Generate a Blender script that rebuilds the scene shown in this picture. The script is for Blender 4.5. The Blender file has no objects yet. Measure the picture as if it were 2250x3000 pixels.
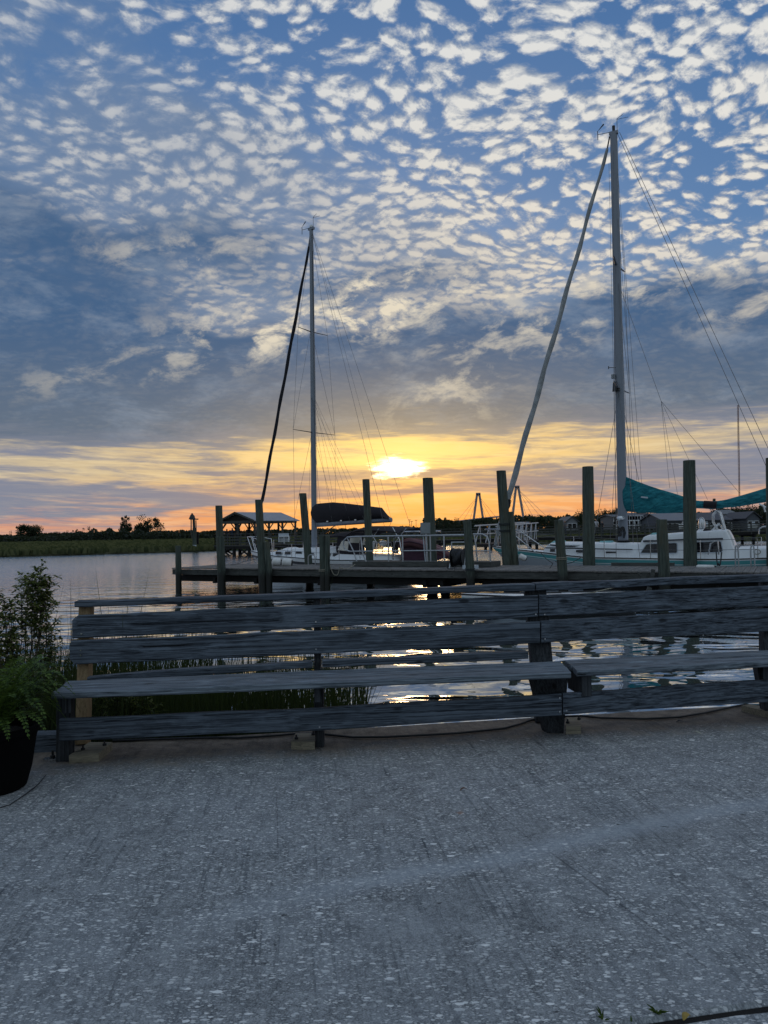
import bpy, math, random
from mathutils import Vector, Matrix
R = math.radians
scene = bpy.context.scene
COL = scene.collection
rnd = random.Random(7)

# ------------------------------------------------------------------ camera
F = 2250.0                       # focal length in photo pixels (photo 2250 x 3000)
PITCH, ROLL, CAMZ = R(1.5), R(1.0), 1.5
cam_d = bpy.data.cameras.new("camera"); cam = bpy.data.objects.new("camera", cam_d); COL.objects.link(cam)
cam_d.sensor_width = 36; cam_d.lens = 36 * F / 3000.0; cam_d.clip_start = .05; cam_d.clip_end = 20000
CM = Matrix.Rotation(R(90) + PITCH, 4, 'X') @ Matrix.Rotation(-ROLL, 4, 'Z')
cam.matrix_world = Matrix.Translation((0, 0, CAMZ)) @ CM
scene.camera = cam
CAMLOC = Vector((0, 0, CAMZ))

def ray(px, py):
    return (CM.to_3x3() @ Vector(((px - 1125) / F, -(py - 1500) / F, -1))).normalized()
def U(px, py, Y):                # the world point seen at a pixel, at distance Y along the view
    d = ray(px, py); return CAMLOC + d * (Y / d.y)
def UZ(px, py, z):               # the world point seen at a pixel, at height z
    d = ray(px, py); return CAMLOC + d * ((z - CAMZ) / d.z)

# ------------------------------------------------------------------ node helpers
class S:
    """a socket (or constant) with arithmetic that writes Math nodes"""
    def __init__(s, nt, o): s.nt, s.o = nt, o
    def _m(s, op, b=None, c=None, rev=False):
        n = s.nt.nodes.new('ShaderNodeMath'); n.operation = op
        args = [s, b, c] if not rev else [b, s, c]
        for i, a in enumerate(args):
            if a is None: continue
            if isinstance(a, S): s.nt.links.new(a.o, n.inputs[i])
            else: n.inputs[i].default_value = a
        return S(s.nt, n.outputs[0])
    def __add__(s, b): return s._m('ADD', b)
    __radd__ = __add__
    def __sub__(s, b): return s._m('SUBTRACT', b)
    def __rsub__(s, b): return s._m('SUBTRACT', b, rev=True)
    def __mul__(s, b): return s._m('MULTIPLY', b)
    __rmul__ = __mul__
    def __truediv__(s, b): return s._m('DIVIDE', b)
    def __pow__(s, b): return s._m('POWER', b)
    def exp(s): return s._m('EXPONENT')
    def sqrt(s): return s._m('SQRT')
    def abs(s): return s._m('ABSOLUTE')
    def mx(s, b): return s._m('MAXIMUM', b)
    def mn(s, b): return s._m('MINIMUM', b)

class G:
    def __init__(g, nt): g.nt = nt
    def n(g, t, **kw):
        n = g.nt.nodes.new(t)
        for k, v in kw.items(): setattr(n, k, v)
        return n
    def put(g, inp, v):
        if isinstance(v, S): g.nt.links.new(v.o, inp)
        elif isinstance(v, (tuple, list)):
            inp.default_value = tuple(v) + ((1,) if len(inp.default_value) == 4 and len(v) == 3 else ())
        else: inp.default_value = v
    def s(g, o): return S(g.nt, o)
    def vec(g, x, y, z=0.0):
        n = g.n('ShaderNodeCombineXYZ')
        for i, v in enumerate((x, y, z)): g.put(n.inputs[i], v)
        return g.s(n.outputs[0])
    def sep(g, v):
        n = g.n('ShaderNodeSeparateXYZ'); g.put(n.inputs[0], v); return [g.s(o) for o in n.outputs]
    def coord(g, k='Object'): return g.s(g.n('ShaderNodeTexCoord').outputs[k])
    def pos(g): return g.s(g.n('ShaderNodeNewGeometry').outputs['Position'])
    def noise(g, v, scale=1, detail=2, rough=.5, dist=0, col=False):
        n = g.n('ShaderNodeTexNoise'); g.put(n.inputs['Vector'], v); g.put(n.inputs['Scale'], scale)
        n.inputs['Detail'].default_value = detail; n.inputs['Roughness'].default_value = rough; n.inputs['Distortion'].default_value = dist
        return g.s(n.outputs['Color' if col else 'Fac'])
    def vor(g, v, scale=1, feature='F1', smooth=.5, rand=1, out='Distance'):
        n = g.n('ShaderNodeTexVoronoi', feature=feature); g.put(n.inputs['Vector'], v); n.inputs['Scale'].default_value = scale
        n.inputs['Randomness'].default_value = rand
        if feature == 'SMOOTH_F1': n.inputs['Smoothness'].default_value = smooth
        return g.s(n.outputs[out])
    def sm(g, x, a, b, c=0., d=1.):          # smoothstep
        n = g.n('ShaderNodeMapRange', interpolation_type='SMOOTHSTEP'); g.put(n.inputs[0], x)
        for i, v in ((1, a), (2, b), (3, c), (4, d)): g.put(n.inputs[i], v)
        return g.s(n.outputs[0])
    def lin(g, x, a, b, c=0., d=1.):
        n = g.n('ShaderNodeMapRange'); g.put(n.inputs[0], x)
        for i, v in ((1, a), (2, b), (3, c), (4, d)): g.put(n.inputs[i], v)
        return g.s(n.outputs[0])
    def mix(g, f, a, b, mode='MIX'):
        n = g.n('ShaderNodeMix', data_type='RGBA', blend_type=mode); g.put(n.inputs[0], f); g.put(n.inputs[6], a); g.put(n.inputs[7], b)
        return g.s(n.outputs[2])
    def ramp(g, x, stops, interp='LINEAR'):
        n = g.n('ShaderNodeValToRGB'); g.put(n.inputs[0], x); cr = n.color_ramp; cr.interpolation = interp
        while len(cr.elements) < len(stops): cr.elements.new(.5)
        for e, (p, c) in zip(cr.elements, stops): e.position = p; e.color = tuple(c) + (1,) if len(c) == 3 else c
        return g.s(n.outputs[0])
    def bump(g, h, strength=.5, dist=.01):
        n = g.n('ShaderNodeBump'); n.inputs['Strength'].default_value = strength; n.inputs['Distance'].default_value = dist
        g.put(n.inputs['Height'], h); return g.s(n.outputs[0])

# ------------------------------------------------------------------ sun
SUNDIR = ray(1168, 1368)
SUN_EL = math.asin(SUNDIR.z); SUN_AZ = math.atan2(SUNDIR.x, SUNDIR.y)
sd = bpy.data.lights.new("sun", 'SUN'); sd.energy = .14; sd.angle = R(7); sd.color = (1, .62, .3)
sun = bpy.data.objects.new("sun", sd); COL.objects.link(sun)
sun.rotation_euler = (-SUNDIR).to_track_quat('-Z', 'Y').to_euler()

# ------------------------------------------------------------------ world: nishita sky + procedural cloud decks
def build_world():
    w = bpy.data.worlds.new("World"); scene.world = w; w.use_nodes = True
    nt = w.node_tree; nt.nodes.clear(); g = G(nt)
    D = g.coord('Generated'); x, y, z = g.sep(D)
    az = x._m('ARCTAN2', y)                                   # radians, 0 = straight ahead
    hor = (x * x + y * y).sqrt()
    el = z._m('ARCTAN2', hor)
    zz = z.mx(0.0)
    # warp of the (az, el) coordinates so that no field has a clean outline
    q = g.vec(az, el * 1.8, 0.0)
    w1 = g.sep(g.noise(q, 3.2, 4, .55, col=True))
    wa = az + (w1[0] - .5) * .34; we = el + (w1[1] - .5) * .15
    def P(px, py):
        d = ray(px, py); return math.atan2(d.x, d.y), math.asin(d.z)
    def blob(px, py, sx, sy, rot=0):
        a0, e0 = P(px, py); c, s_ = math.cos(R(rot)), math.sin(R(rot))
        da, de = wa - a0, we - e0
        u = (da * c + de * s_) * (F / sx); v = (de * c - da * s_) * (F / sy)
        return ((u * u + v * v) * -1.0).exp()
    # ---- clear sky, real one
    sky = g.n('ShaderNodeTexSky', sky_type='NISHITA'); sky.sun_disc = False
    sky.sun_elevation = SUN_EL + R(9); sky.sun_rotation = SUN_AZ; sky.air_density = 1.2; sky.dust_density = 1.0; sky.ozone_density = 3
    nish = g.mix(1.0, g.s(sky.outputs[0]), (.075, .075, .075), 'MULTIPLY')
    deg = el * (180 / math.pi)
    base = g.ramp(deg / 45.0, [(0, (.40, .24, .17)), (.06, (.62, .36, .20)), (.14, (.42, .38, .36)), (.22, (.17, .27, .41)), (.45, (.085, .20, .42)), (.8, (.050, .150, .365)), (1, (.048, .14, .34))])
    base = g.mix(.15, base, nish)
    # ---- high puffy deck (altocumulus), drawn on a plane overhead so that it foreshortens
    ih = (zz + .26) ** -1.0
    px_, py_ = x * ih, y * ih
    c, s_ = math.cos(R(-20)), math.sin(R(-20))
    ru, rv = px_ * c - py_ * s_, px_ * s_ + py_ * c
    pl = g.vec(ru * 1.0, rv * 1.10, 0.0)
    wv = g.sep(g.noise(pl, 3.6, 3, .5, col=True))
    wu, wvv = ru * 1.0 + (wv[0] - .5) * .12, rv * 1.10 + (wv[1] - .5) * .12
    pl2 = g.vec(wu, wvv, 0.0)
    def dens(v):
        a = g.noise(v, 18.0, 6, .60, .05)
        b = g.vor(v, 31.0, 'SMOOTH_F1', .35)
        c = g.noise(v, 62.0, 4, .62)
        return a * .58 + (1.0 - b) * .38 + c * .22 - .12
    n1 = dens(pl2)
    n2 = dens(g.vec(wu + .003, wvv + .009, 0.0))
    big = g.noise(pl, 2.1, 3, .55)
    soft = (blob(60, 900, 900, 640) + blob(480, 520, 560, 270, -22) * .7 + blob(900, 980, 700, 260) * .8 + blob(150, 250, 420, 260) * .4 + blob(2250, 1000, 700, 230) * .9).mn(1.0)
    hole = (blob(260, 150, 520, 100, 10) * .8 + blob(1500, 640, 200, 90) * .8 + blob(1950, 440, 420, 90, -12) * .5 + blob(1250, 90, 300, 120) * .3
            + blob(1180, 420, 120, 120, 30) * .4)
    right = g.sm(az, -.42, .10)
    th = .462 - (big - .5) * .26 - soft * .075 + hole * .07 - right * .045
    wid = .105 + soft * .15
    puff = g.sm(n1, th - wid * .35, th + wid)
    lit = g.lin(n1 - n2, -.07, .10)
    core = g.sm(n1, th + .04, th + .20)
    fine = g.noise(pl2, 44, 5, .62)
    sunward = ((az - P(1168, 1368)[0]) ** 2.0 * -3.2).exp() * g.sm(deg, 33, 11)
    white = g.mix(sunward, (.80, .79, .75), (.98, .82, .58))
    grey = g.mix(sunward, (.20, .27, .39), (.22, .25, .34))
    pc = g.mix((core * .40 + lit * .78 + (fine - .5) * .9 + .0 + right * .14).mx(0.0).mn(1.0), grey, white)
    pc = g.mix(soft * .30, pc, (.13, .20, .33))
    veil = g.sm(big + (fine - .5) * .22 + soft * .48 - hole * .30, .52, 1.02)
    vcol = g.mix(sunward * .5, (.15, .225, .36), (.26, .29, .35))
    c1 = g.mix(veil * .88, base, vcol)
    c1 = g.mix(puff * (.93 - soft * .20), c1, pc)
    # ---- broad slate-blue layers
    tex = g.noise(g.vec(az * 1.0 + el * .7, el * 2.3 - az * .35, 0.0), 8.0, 6, .58, .3)
    slate = (blob(40, 930, 420, 130, -12) * .55 + blob(260, 1110, 380, 70, 4) * .8 + blob(1650, 1050, 860, 165, 5) * 1.35 + blob(700, 1160, 1000, 115, 4) * 1.2 + blob(250, 1260, 600, 110, -4) * 1.2 + blob(150, 780, 420, 120, -15) * .5
             + blob(1950, 1200, 500, 110, 0) * .9 + blob(60, 1080, 300, 100, 10) * .40 + blob(520, 700, 420, 90, -12) * .55 + blob(100, 640, 330, 90, -15) * .38 + blob(1150, 820, 300, 50, 5) * .45 + blob(780, 1080, 420, 90, 8) * .5 + blob(700, 340, 260, 60, -25) * .3)
    slate = (slate * (.45 + tex * 1.15)).mn(1.0)
    scol = g.mix(g.sm(deg, 6.5, 16), (.115, .155, .215), (.052, .115, .23))
    scol = g.mix(g.sm(tex + (fine - .5) * .2, .46, .72) * .50, scol, (.25, .31, .40))
    c2 = g.mix(g.sm(slate, .16, .78) * .94, c1, scol)
    # warm brushed highlights under the broken cloud
    wisp = g.noise(g.vec(az + el * .7, el * 1.9 - az * .5, 0.0), 15, 7, .64, .3)
    wf = (blob(900, 930, 420, 80, 14) * 1.0 + blob(1180, 880, 300, 60, 10) * .9 + blob(560, 760, 300, 60, -8) * .5 + blob(300, 1120, 460, 40, 6) * .22 + blob(1380, 1130, 300, 110, 35) * .55 + blob(1750, 860, 500, 60, 8) * .6 + blob(500, 980, 300, 60, 0) * .2 + blob(2150, 900, 200, 60, 20) * .6)
    c2 = g.mix((wf * g.sm(wisp, .47, .66)).mn(.85), c2, (.86, .76, .58))
    # ---- horizon bands
    st = g.noise(g.vec(az * 1.0, el * 8.0 - az * .10, 0.0), 6.2, 7, .60, .3)
    st2 = g.noise(g.vec(az * 1.3 + 3.1, el * 13.0 + az * .30, 0.0), 5.5, 7, .62, .4)
    st3 = g.noise(g.vec(az * 2.0 + 7.7, el * 22.0 + az * .6, 0.0), 7.5, 5, .62, .4)
    sa = az - P(1168, 1368)[0]
    near = (sa * sa * -12.0).exp()
    yel = g.mix(near, (.56, .47, .33), (.95, .60, .19))
    org = g.mix(near, (.66, .32, .22), (1.0, .33, .045))
    warm = g.mix(g.sm(deg, 1.2, 4.6), org, yel)
    warm = g.mix(g.sm(st3, .42, .66) * .50, warm, g.mix(.5, warm, (.95, .80, .52)))
    greyc = g.mix(near, (.225, .245, .32), (.27, .25, .27))
    greyc = g.mix(g.sm(st3, .40, .70) * .5, greyc, (.36, .33, .33))
    dd = deg + (st - .5) * 3.2 + (w1[2] - .5) * 2.0 - sa * 1.0
    prof = g.ramp(dd / 12.0, [(0, (.72,) * 3), (.05, (.90,) * 3), (.15, (.84,) * 3), (.20, (.40,) * 3), (.33, (.34,) * 3), (.40, (.74,) * 3), (.50, (.90,) * 3), (.58, (.55,) * 3), (.65, (.10,) * 3), (1, (0,) * 3)])
    pr = g.sep(prof)[0]
    wfac = g.sm(pr + (st2 - .5) * 2.1 + (st3 - .5) * .7 - (1.0 - near) * .17 + (sa * sa * -30.0).exp() * g.sm(deg, 3.6, 2.2) * .35, .22, .92)
    band = g.mix(wfac, greyc, warm)
    c3 = g.mix(g.sm(dd, 8.6, 6.2), c2, band)
    # ---- sun breaking through
    de = (el - SUN_EL)
    sdist = ((sa * sa * .30 + de * de * 1.5) * (F * F) * (1 / 75.0 ** 2)).sqrt()
    glow = (sdist * -.60).exp()
    halo = ((sa * sa * .20 + de * de * 1.0) * -110.0).exp()
    c4 = g.mix((glow * 1.1 * (.20 + wfac * .80)).mn(1.0), c3, (1.9, 1.25, .38))
    c4 = g.mix(halo * .30, c4, g.mix(g.sm(de, -.035, .02), (1.0, .36, .05), (1.0, .66, .22)))
    rag = (g.noise(g.vec(az, el * 4.0, 0.0), 30, 6, .62) - .5)
    corev = ((sa * sa * .62 + (de + .001) * (de + .001) * 3.6) * (F * F) * (1 / 46.0 ** 2)).sqrt() + rag * 2.6
    c4 = g.mix(g.sm(corev, 1.55, .05), c4, (7.0, 5.6, 3.0))
    # the sky behind the viewer is the dull evening side
    back = g.sm(y, .25, -.35)
    c5 = g.mix(back * .90, c4, g.mix(g.sm(z, 0, .7), (.27, .33, .38), (.32, .41, .50)))
    c6 = g.mix(g.sm(z, 0.0, -.02), c5, (.10, .10, .10))
    bg = g.n('ShaderNodeBackground'); g.put(bg.inputs[0], c6); bg.inputs[1].default_value = 1.0
    out = g.n('ShaderNodeOutputWorld'); nt.links.new(bg.outputs[0], out.inputs[0])
    w.cycles.sampling_method = 'MANUAL'; w.cycles.sample_map_resolution = 1024
build_world()

scene.view_settings.view_transform = 'Standard'; scene.view_settings.look = 'None'
scene.view_settings.exposure = 0; scene.view_settings.gamma = 1
scene.cycles.max_bounces = 6; scene.cycles.transparent_max_bounces = 12
scene.cycles.caustics_reflective = False; scene.cycles.caustics_refractive = False

# ================================================================== scene helpers
MW = {}
def tag(o, label=None, cat=None, group=None, kind=None):
    if label: o['label'] = label
    if cat: o['category'] = cat
    if group: o['group'] = group
    if kind: o['kind'] = kind
    return o
def thing(name, label, cat, loc=(0, 0, 0), rz=0.0, group=None):
    o = bpy.data.objects.new(name, None); COL.objects.link(o)
    o.location = loc; o.rotation_euler = (0, 0, rz); o.empty_display_size = .1
    MW[o.name] = Matrix.Translation(Vector(loc)) @ Matrix.Rotation(rz, 4, 'Z')
    return tag(o, label, cat, group)
def copy_tree(o, parent=None):
    c = o.copy(); COL.objects.link(c); c.parent = parent
    for ch in list(o.children): copy_tree(ch, c)
    return c

class MB:
    """collects shapes; build() links them as ONE mesh object"""
    def __init__(m): m.v, m.f, m.mi, m.k = [], [], [], 0
    def add(m, vs, fs):
        b = len(m.v); m.v += [Vector(p) for p in vs]
        m.f += [tuple(b + i for i in f) for f in fs]; m.mi += [m.k] * len(fs); return m
    def box(m, c, s, rz=0.0, M=None):
        M = M or (Matrix.Translation(Vector(c)) @ Matrix.Rotation(rz, 4, 'Z'))
        x, y, z = s[0] / 2, s[1] / 2, s[2] / 2
        return m.add([M @ Vector(p) for p in ((-x, -y, -z), (x, -y, -z), (x, y, -z), (-x, y, -z), (-x, -y, z), (x, -y, z), (x, y, z), (-x, y, z))],
                     [(0, 3, 2, 1), (4, 5, 6, 7), (0, 1, 5, 4), (1, 2, 6, 5), (2, 3, 7, 6), (3, 0, 4, 7)])
    def beam(m, p, q, w, h, up=(0, 0, 1), bev=.0):
        p, q = Vector(p), Vector(q); d = (q - p).normalized(); up = Vector(up)
        s = d.cross(up)
        if s.length < 1e-4: s = d.cross(Vector((0, 1, 0)))
        s.normalize(); u = s.cross(d).normalized(); a, b = w / 2, h / 2
        if bev: sec = [(-a + bev, -b), (a - bev, -b), (a, -b + bev), (a, b - bev), (a - bev, b), (-a + bev, b), (-a, b - bev), (-a, -b + bev)]
        else: sec = [(-a, -b), (a, -b), (a, b), (-a, b)]
        n = len(sec); vs = [o + s * x + u * y for o in (p, q) for x, y in sec]
        fs = [(i, i + n, (i + 1) % n + n, (i + 1) % n) for i in range(n)] + [tuple(range(n)), tuple(range(2 * n - 1, n - 1, -1))]
        return m.add(vs, fs)
    def tube(m, pts, r, n=8, flat=1.0, caps=True):
        pts = [Vector(p) for p in pts]; k = len(pts); rs = r if isinstance(r, (list, tuple)) else [r] * k
        d0 = (pts[1] - pts[0]).normalized(); ref = Vector((0, 0, 1)) if abs(d0.z) < .9 else Vector((0, 1, 0))
        s = d0.cross(ref).normalized(); vs = []
        for i, p in enumerate(pts):
            d = (pts[min(i + 1, k - 1)] - pts[max(i - 1, 0)]).normalized()
            s = (s - d * s.dot(d)).normalized(); u = d.cross(s)
            for j in range(n):
                a = 2 * math.pi * j / n; vs.append(p + (s * math.cos(a) + u * math.sin(a) * flat) * rs[i])
        fs = [(i * n + j, i * n + (j + 1) % n, (i + 1) * n + (j + 1) % n, (i + 1) * n + j) for i in range(k - 1) for j in range(n)]
        if caps: fs += [tuple(range(n - 1, -1, -1)), tuple(range((k - 1) * n, k * n))]
        return m.add(vs, fs)
    def lathe(m, c, prof, n=20):
        c = Vector(c); vs = []
        for r, z in prof:
            for j in range(n):
                a = 2 * math.pi * j / n; vs.append(c + Vector((r * math.cos(a), r * math.sin(a), z)))
        k = len(prof); fs = [(i * n + j, i * n + (j + 1) % n, (i + 1) * n + (j + 1) % n, (i + 1) * n + j) for i in range(k - 1) for j in range(n)]
        fs += [tuple(range(n - 1, -1, -1)), tuple(range((k - 1) * n, k * n))]
        return m.add(vs, fs)
    def loft(m, secs, closed=False, caps=False):
        n = len(secs[0]); vs = [p for s in secs for p in s]; e = n if closed else n - 1
        fs = [(i * n + j, i * n + (j + 1) % n, (i + 1) * n + (j + 1) % n, (i + 1) * n + j) for i in range(len(secs) - 1) for j in range(e)]
        if caps: fs += [tuple(range(n - 1, -1, -1)), tuple(range((len(secs) - 1) * n, len(secs) * n))]
        return m.add(vs, fs)
    def prism(m, pts, off):
        """a polygon extruded along the vector off"""
        pts = [Vector(p) for p in pts]; n = len(pts); off = Vector(off)
        return m.add(pts + [p + off for p in pts], [tuple(range(n)), tuple(range(2 * n - 1, n - 1, -1))] + [(i, i + n, (i + 1) % n + n, (i + 1) % n) for i in range(n)])
    def build(m, name, mats, parent=None, org=None, smooth=False, local=False, angle=40):
        if not isinstance(mats, (list, tuple)): mats = [mats]
        if local: inv = Matrix.Identity(4)
        elif parent is not None: inv = MW[parent.name].inverted()
        elif org is not None: inv = Matrix.Translation(-Vector(org))
        else: inv = Matrix.Identity(4)
        me = bpy.data.meshes.new(name); me.from_pydata([inv @ p for p in m.v], [], m.f)
        for mt in mats: me.materials.append(mt)
        if len(mats) > 1: me.polygons.foreach_set('material_index', m.mi)
        if smooth:
            me.polygons.foreach_set('use_smooth', [True] * len(me.polygons))
            me.set_sharp_from_angle(angle=R(angle))
        me.validate(); me.update()
        o = bpy.data.objects.new(name, me); COL.objects.link(o)
        if parent is not None: o.parent = parent; MW[o.name] = MW[parent.name]
        else:
            o.location = org if org is not None else (0, 0, 0); MW[o.name] = Matrix.Translation(Vector(o.location))
        return o

# ================================================================== materials
def mat(name, fn):
    m = bpy.data.materials.new(name); m.use_nodes = True; nt = m.node_tree; g = G(nt)
    b = nt.nodes['Principled BSDF']; fn(g, b); return m
def sets(g, b, col=None, rough=None, metal=None, nrm=None, spec=None):
    if col is not None: g.put(b.inputs['Base Color'], col)
    if rough is not None: g.put(b.inputs['Roughness'], rough)
    if metal is not None: b.inputs['Metallic'].default_value = metal
    if nrm is not None: g.put(b.inputs['Normal'], nrm)
    if spec is not None: b.inputs['Specular IOR Level'].default_value = spec
def simple(name, col, rough=.5, metal=0.0, var=.25, sc=6.0, bump=.0, spec=None):
    def fn(g, b):
        v = g.coord(); n = g.noise(v, sc, 5, .6); n2 = g.noise(v, sc * 9, 3, .6)
        f = n * .7 + n2 * .3
        dk = tuple(c * (1 - var) for c in col); lt = tuple(min(1, c * (1 + var)) for c in col)
        sets(g, b, g.mix(g.sm(f, .3, .7), dk, lt), g.lin(n, 0, 1, max(0, rough - .12), min(1, rough + .12)), metal, g.bump(n2, bump, .01) if bump else None, spec)
    return mat(name, fn)
def wood(name, lo, hi, axis=0, rough=.85, sc=1.0, green=None, bump=.6, knots=True):
    """weathered timber, grain along the given local axis"""
    def fn(g, b):
        x = g.sep(g.coord()); a = x[axis]; o = [x[i] for i in range(3) if i != axis]
        rndv = g.s(g.n('ShaderNodeObjectInfo').outputs['Random']) * 37.0 + g.s(g.n('ShaderNodeNewGeometry').outputs['Random Per Island']) * 23.0
        wob = g.noise(g.vec(a * .8 * sc + rndv, o[0] * 3, o[1] * 3), 2.0, 3, .5)
        v = g.vec(a * .42 * sc + rndv, o[0] * 75 * sc + wob * 4.5, o[1] * 75 * sc + wob * 4.5)
        gr = g.noise(v, 1.0, 5, .62)
        v2 = g.vec(a * 1.3 * sc + rndv, o[0] * 230 * sc + wob * 9.0, o[1] * 230 * sc)
        fi = g.noise(v2, 1.0, 3, .6)
        st = g.noise(g.vec(a * 1.6 + rndv, o[0] * 5, o[1] * 5), 2.0, 5, .65)
        h = gr * .6 + fi * .4
        c = g.mix(g.sm(h, .34, .68), lo, hi)
        c = g.mix(g.sm(st, .50, .70) * .45, c, tuple(k * .45 for k in lo))
        c = g.mix(g.sm(st, .46, .30) * .35, c, tuple(min(1, k * 1.35) for k in hi))
        crack = g.sm(gr, .36, .30)
        c = g.mix(crack * .75, c, tuple(k * .25 for k in lo))
        if knots:
            kd = g.vor(g.vec(a * 1.0 + rndv, o[0] * 2.6, o[1] * 2.6), 1.9)
            kn = g.sm(kd, .11, .05); c = g.mix(kn * .8, c, tuple(k * .35 for k in lo))
        if green: c = g.mix(g.sm(g.noise(g.vec(x[0], x[1], x[2] * .5), 3.5, 4, .6), .44, .62) * .6, c, green)
        sets(g, b, c, rough, nrm=g.bump(h - crack * .7, bump, .004), spec=.3)
    return mat(name, fn)
def glossy_skin(name, col, rough=.3):
    """gel coat / paint with faint dirt streaks running down"""
    def fn(g, b):
        x = g.sep(g.coord()); n = g.noise(g.vec(x[0] * 9, x[1] * 9, x[2] * 1.2), 1.0, 4, .6); m2 = g.noise(g.coord(), 2.5, 4, .6)
        c = g.mix(g.sm(n, .52, .75) * .28, col, tuple(k * .55 for k in col)); c = g.mix(g.sm(m2, .5, .8) * .2, c, tuple(k * .8 for k in col))
        sets(g, b, c, g.lin(m2, 0, 1, rough - .1, rough + .2))
    return mat(name, fn)
def leafmat(name, lo, hi, sc=3.0, trans=.25):
    def fn(g, b):
        n = g.noise(g.coord(), sc, 4, .7); ri = g.s(g.n('ShaderNodeNewGeometry').outputs['Random Per Island'])
        c = g.mix(g.sm(n * .6 + ri * .4, .28, .7), lo, hi); sets(g, b, c, .62, spec=.3)
        nt = g.nt; tr = nt.nodes.new('ShaderNodeBsdfTranslucent'); g.put(tr.inputs[0], g.mix(.4, c, (.16, .22, .03)))
        mx = nt.nodes.new('ShaderNodeMixShader'); mx.inputs[0].default_value = trans
        out = [q for q in nt.nodes if q.type == 'OUTPUT_MATERIAL'][0]
        nt.links.new(b.outputs[0], mx.inputs[1]); nt.links.new(tr.outputs[0], mx.inputs[2]); nt.links.new(mx.outputs[0], out.inputs[0])
    return mat(name, fn)

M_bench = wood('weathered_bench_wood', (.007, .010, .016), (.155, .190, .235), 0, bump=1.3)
M_seat = wood('weathered_seat_wood_lit', (.020, .027, .036), (.27, .32, .37), 0, bump=1.3)  # paler bench wood; the light on the seat tops is put into it
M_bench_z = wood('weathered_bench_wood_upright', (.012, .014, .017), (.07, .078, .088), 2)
M_new_z = wood('fresh_lumber_upright', (.20, .135, .070), (.34, .24, .135), 2, .8)
M_new_x = wood('fresh_lumber_flat', (.17, .15, .11), (.38, .335, .245), 0, .8)
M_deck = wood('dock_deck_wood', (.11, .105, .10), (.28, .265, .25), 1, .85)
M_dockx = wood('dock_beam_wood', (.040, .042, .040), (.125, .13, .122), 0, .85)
M_dark = wood('shade_dark_timber', (.004, .004, .004), (.020, .019, .018), 0, .8)  # near-black: the gloom under docks and decks is put into the colour
def pile_mat():
    def fn(g, b):
        x = g.sep(g.coord()); rv = g.s(g.n('ShaderNodeObjectInfo').outputs['Random']) * 31.0
        ang = x[0]._m('ARCTAN2', x[1])
        gr = g.noise(g.vec(ang * 9.0 + rv, x[2] * .8, x[0] * 2), 1.0, 5, .65); fi = g.noise(g.vec(x[0] * 70, x[1] * 70, x[2] * 4 + rv), 1.0, 3, .6)
        st = g.noise(g.vec(x[0] * 3 + rv, x[1] * 3, x[2] * 1.0), 1.0, 5, .6)
        h = gr * .65 + fi * .35
        c = g.mix(g.sm(h, .32, .68), (.018, .028, .025), (.13, .155, .13))
        c = g.mix(g.sm(st, .48, .66) * .45, c, (.10, .080, .045)); c = g.mix(g.sm(st, .46, .3) * .5, c, (.035, .055, .045))
        crack = g.sm(gr, .35, .29); c = g.mix(crack * .8, c, (.012, .012, .010))
        wet = g.sm(x[2] + (fi - .5) * .3 + (st - .5) * .3, .78, .45); c = g.mix(wet * .92, c, (.010, .010, .008))
        sets(g, b, c, g.lin(wet, 0, 1, .85, .5), nrm=g.bump(h - crack, .7, .01), spec=.3)
    return mat('treated_piling', fn)
M_pile = pile_mat()
M_alu = simple('galvanised_metal', (.42, .44, .46), .42, .85, .2, 12)
M_steel = simple('stainless_tube', (.62, .63, .64), .25, .95, .1, 10)
M_mast = glossy_skin('grey_mast_paint', (.24, .27, .32), .4)
M_wire = simple('rigging_wire', (.16, .16, .17), .45, .6, .2)
M_black = simple('black_fitting', (.018, .018, .02), .5, 0, .3, 20)
M_gel = glossy_skin('white_gel_coat', (.83, .85, .86), .28)
M_gelgrey = glossy_skin('pale_hull_paint', (.56, .62, .68), .3)
M_teal = glossy_skin('teal_hull_paint', (.10, .39, .41), .3)
M_tealcanvas = mat('teal_canvas', lambda g, b: sets(g, b, g.mix(g.sm(g.noise(g.vec(g.sep(g.coord())[0] * 2.0, 0, g.sep(g.coord())[2] * 5.0), 1.6, 5, .6), .35, .68), (.014, .15, .19), (.036, .265, .31)), .8,
                 nrm=g.bump(g.noise(g.vec(g.sep(g.coord())[0] * 1.6 + g.sep(g.coord())[2] * 2.2, 0, g.sep(g.coord())[2] * 6 - g.sep(g.coord())[0] * 2.5), 1.5, 4, .55, 1.0), .9, .12), spec=.2))
M_tealhatch = simple('teal_hatch_cover', (.12, .42, .43), .6, 0, .15)
M_canvas = simple('dark_canvas', (.016, .013, .018), .85, 0, .35, 3, .4)
M_navy = simple('furled_sail_dark', (.012, .013, .02), .85, 0, .4, 5, .3)
M_sailwhite = simple('furled_sail_pale', (.34, .36, .37), .85, 0, .3, 4, .6)
M_glass = simple('dark_tinted_glass', (.010, .010, .014), .08, 0, .2)
M_vinyl = mat('clear_vinyl', lambda g, b: (sets(g, b, (.75, .72, .60), .12), setattr(b.inputs['Transmission Weight'], 'default_value', .55)))
M_boot = simple('hull_bottom_paint', (.015, .018, .025), .5)
M_bootred = simple('hull_bottom_paint_red', (.13, .02, .02), .5)
M_fender = simple('fender_vinyl', (.74, .74, .72), .4, 0, .12)
M_rope = simple('mooring_rope', (.30, .28, .22), .9, 0, .4, 40)
M_ropedark = simple('dark_line', (.03, .035, .04), .9, 0, .4, 40)
M_maroon = simple('dinghy_fabric', (.17, .075, .085), .6, 0, .25)
M_maroonband = simple('dinghy_band', (.07, .025, .05), .6, 0, .25)
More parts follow.
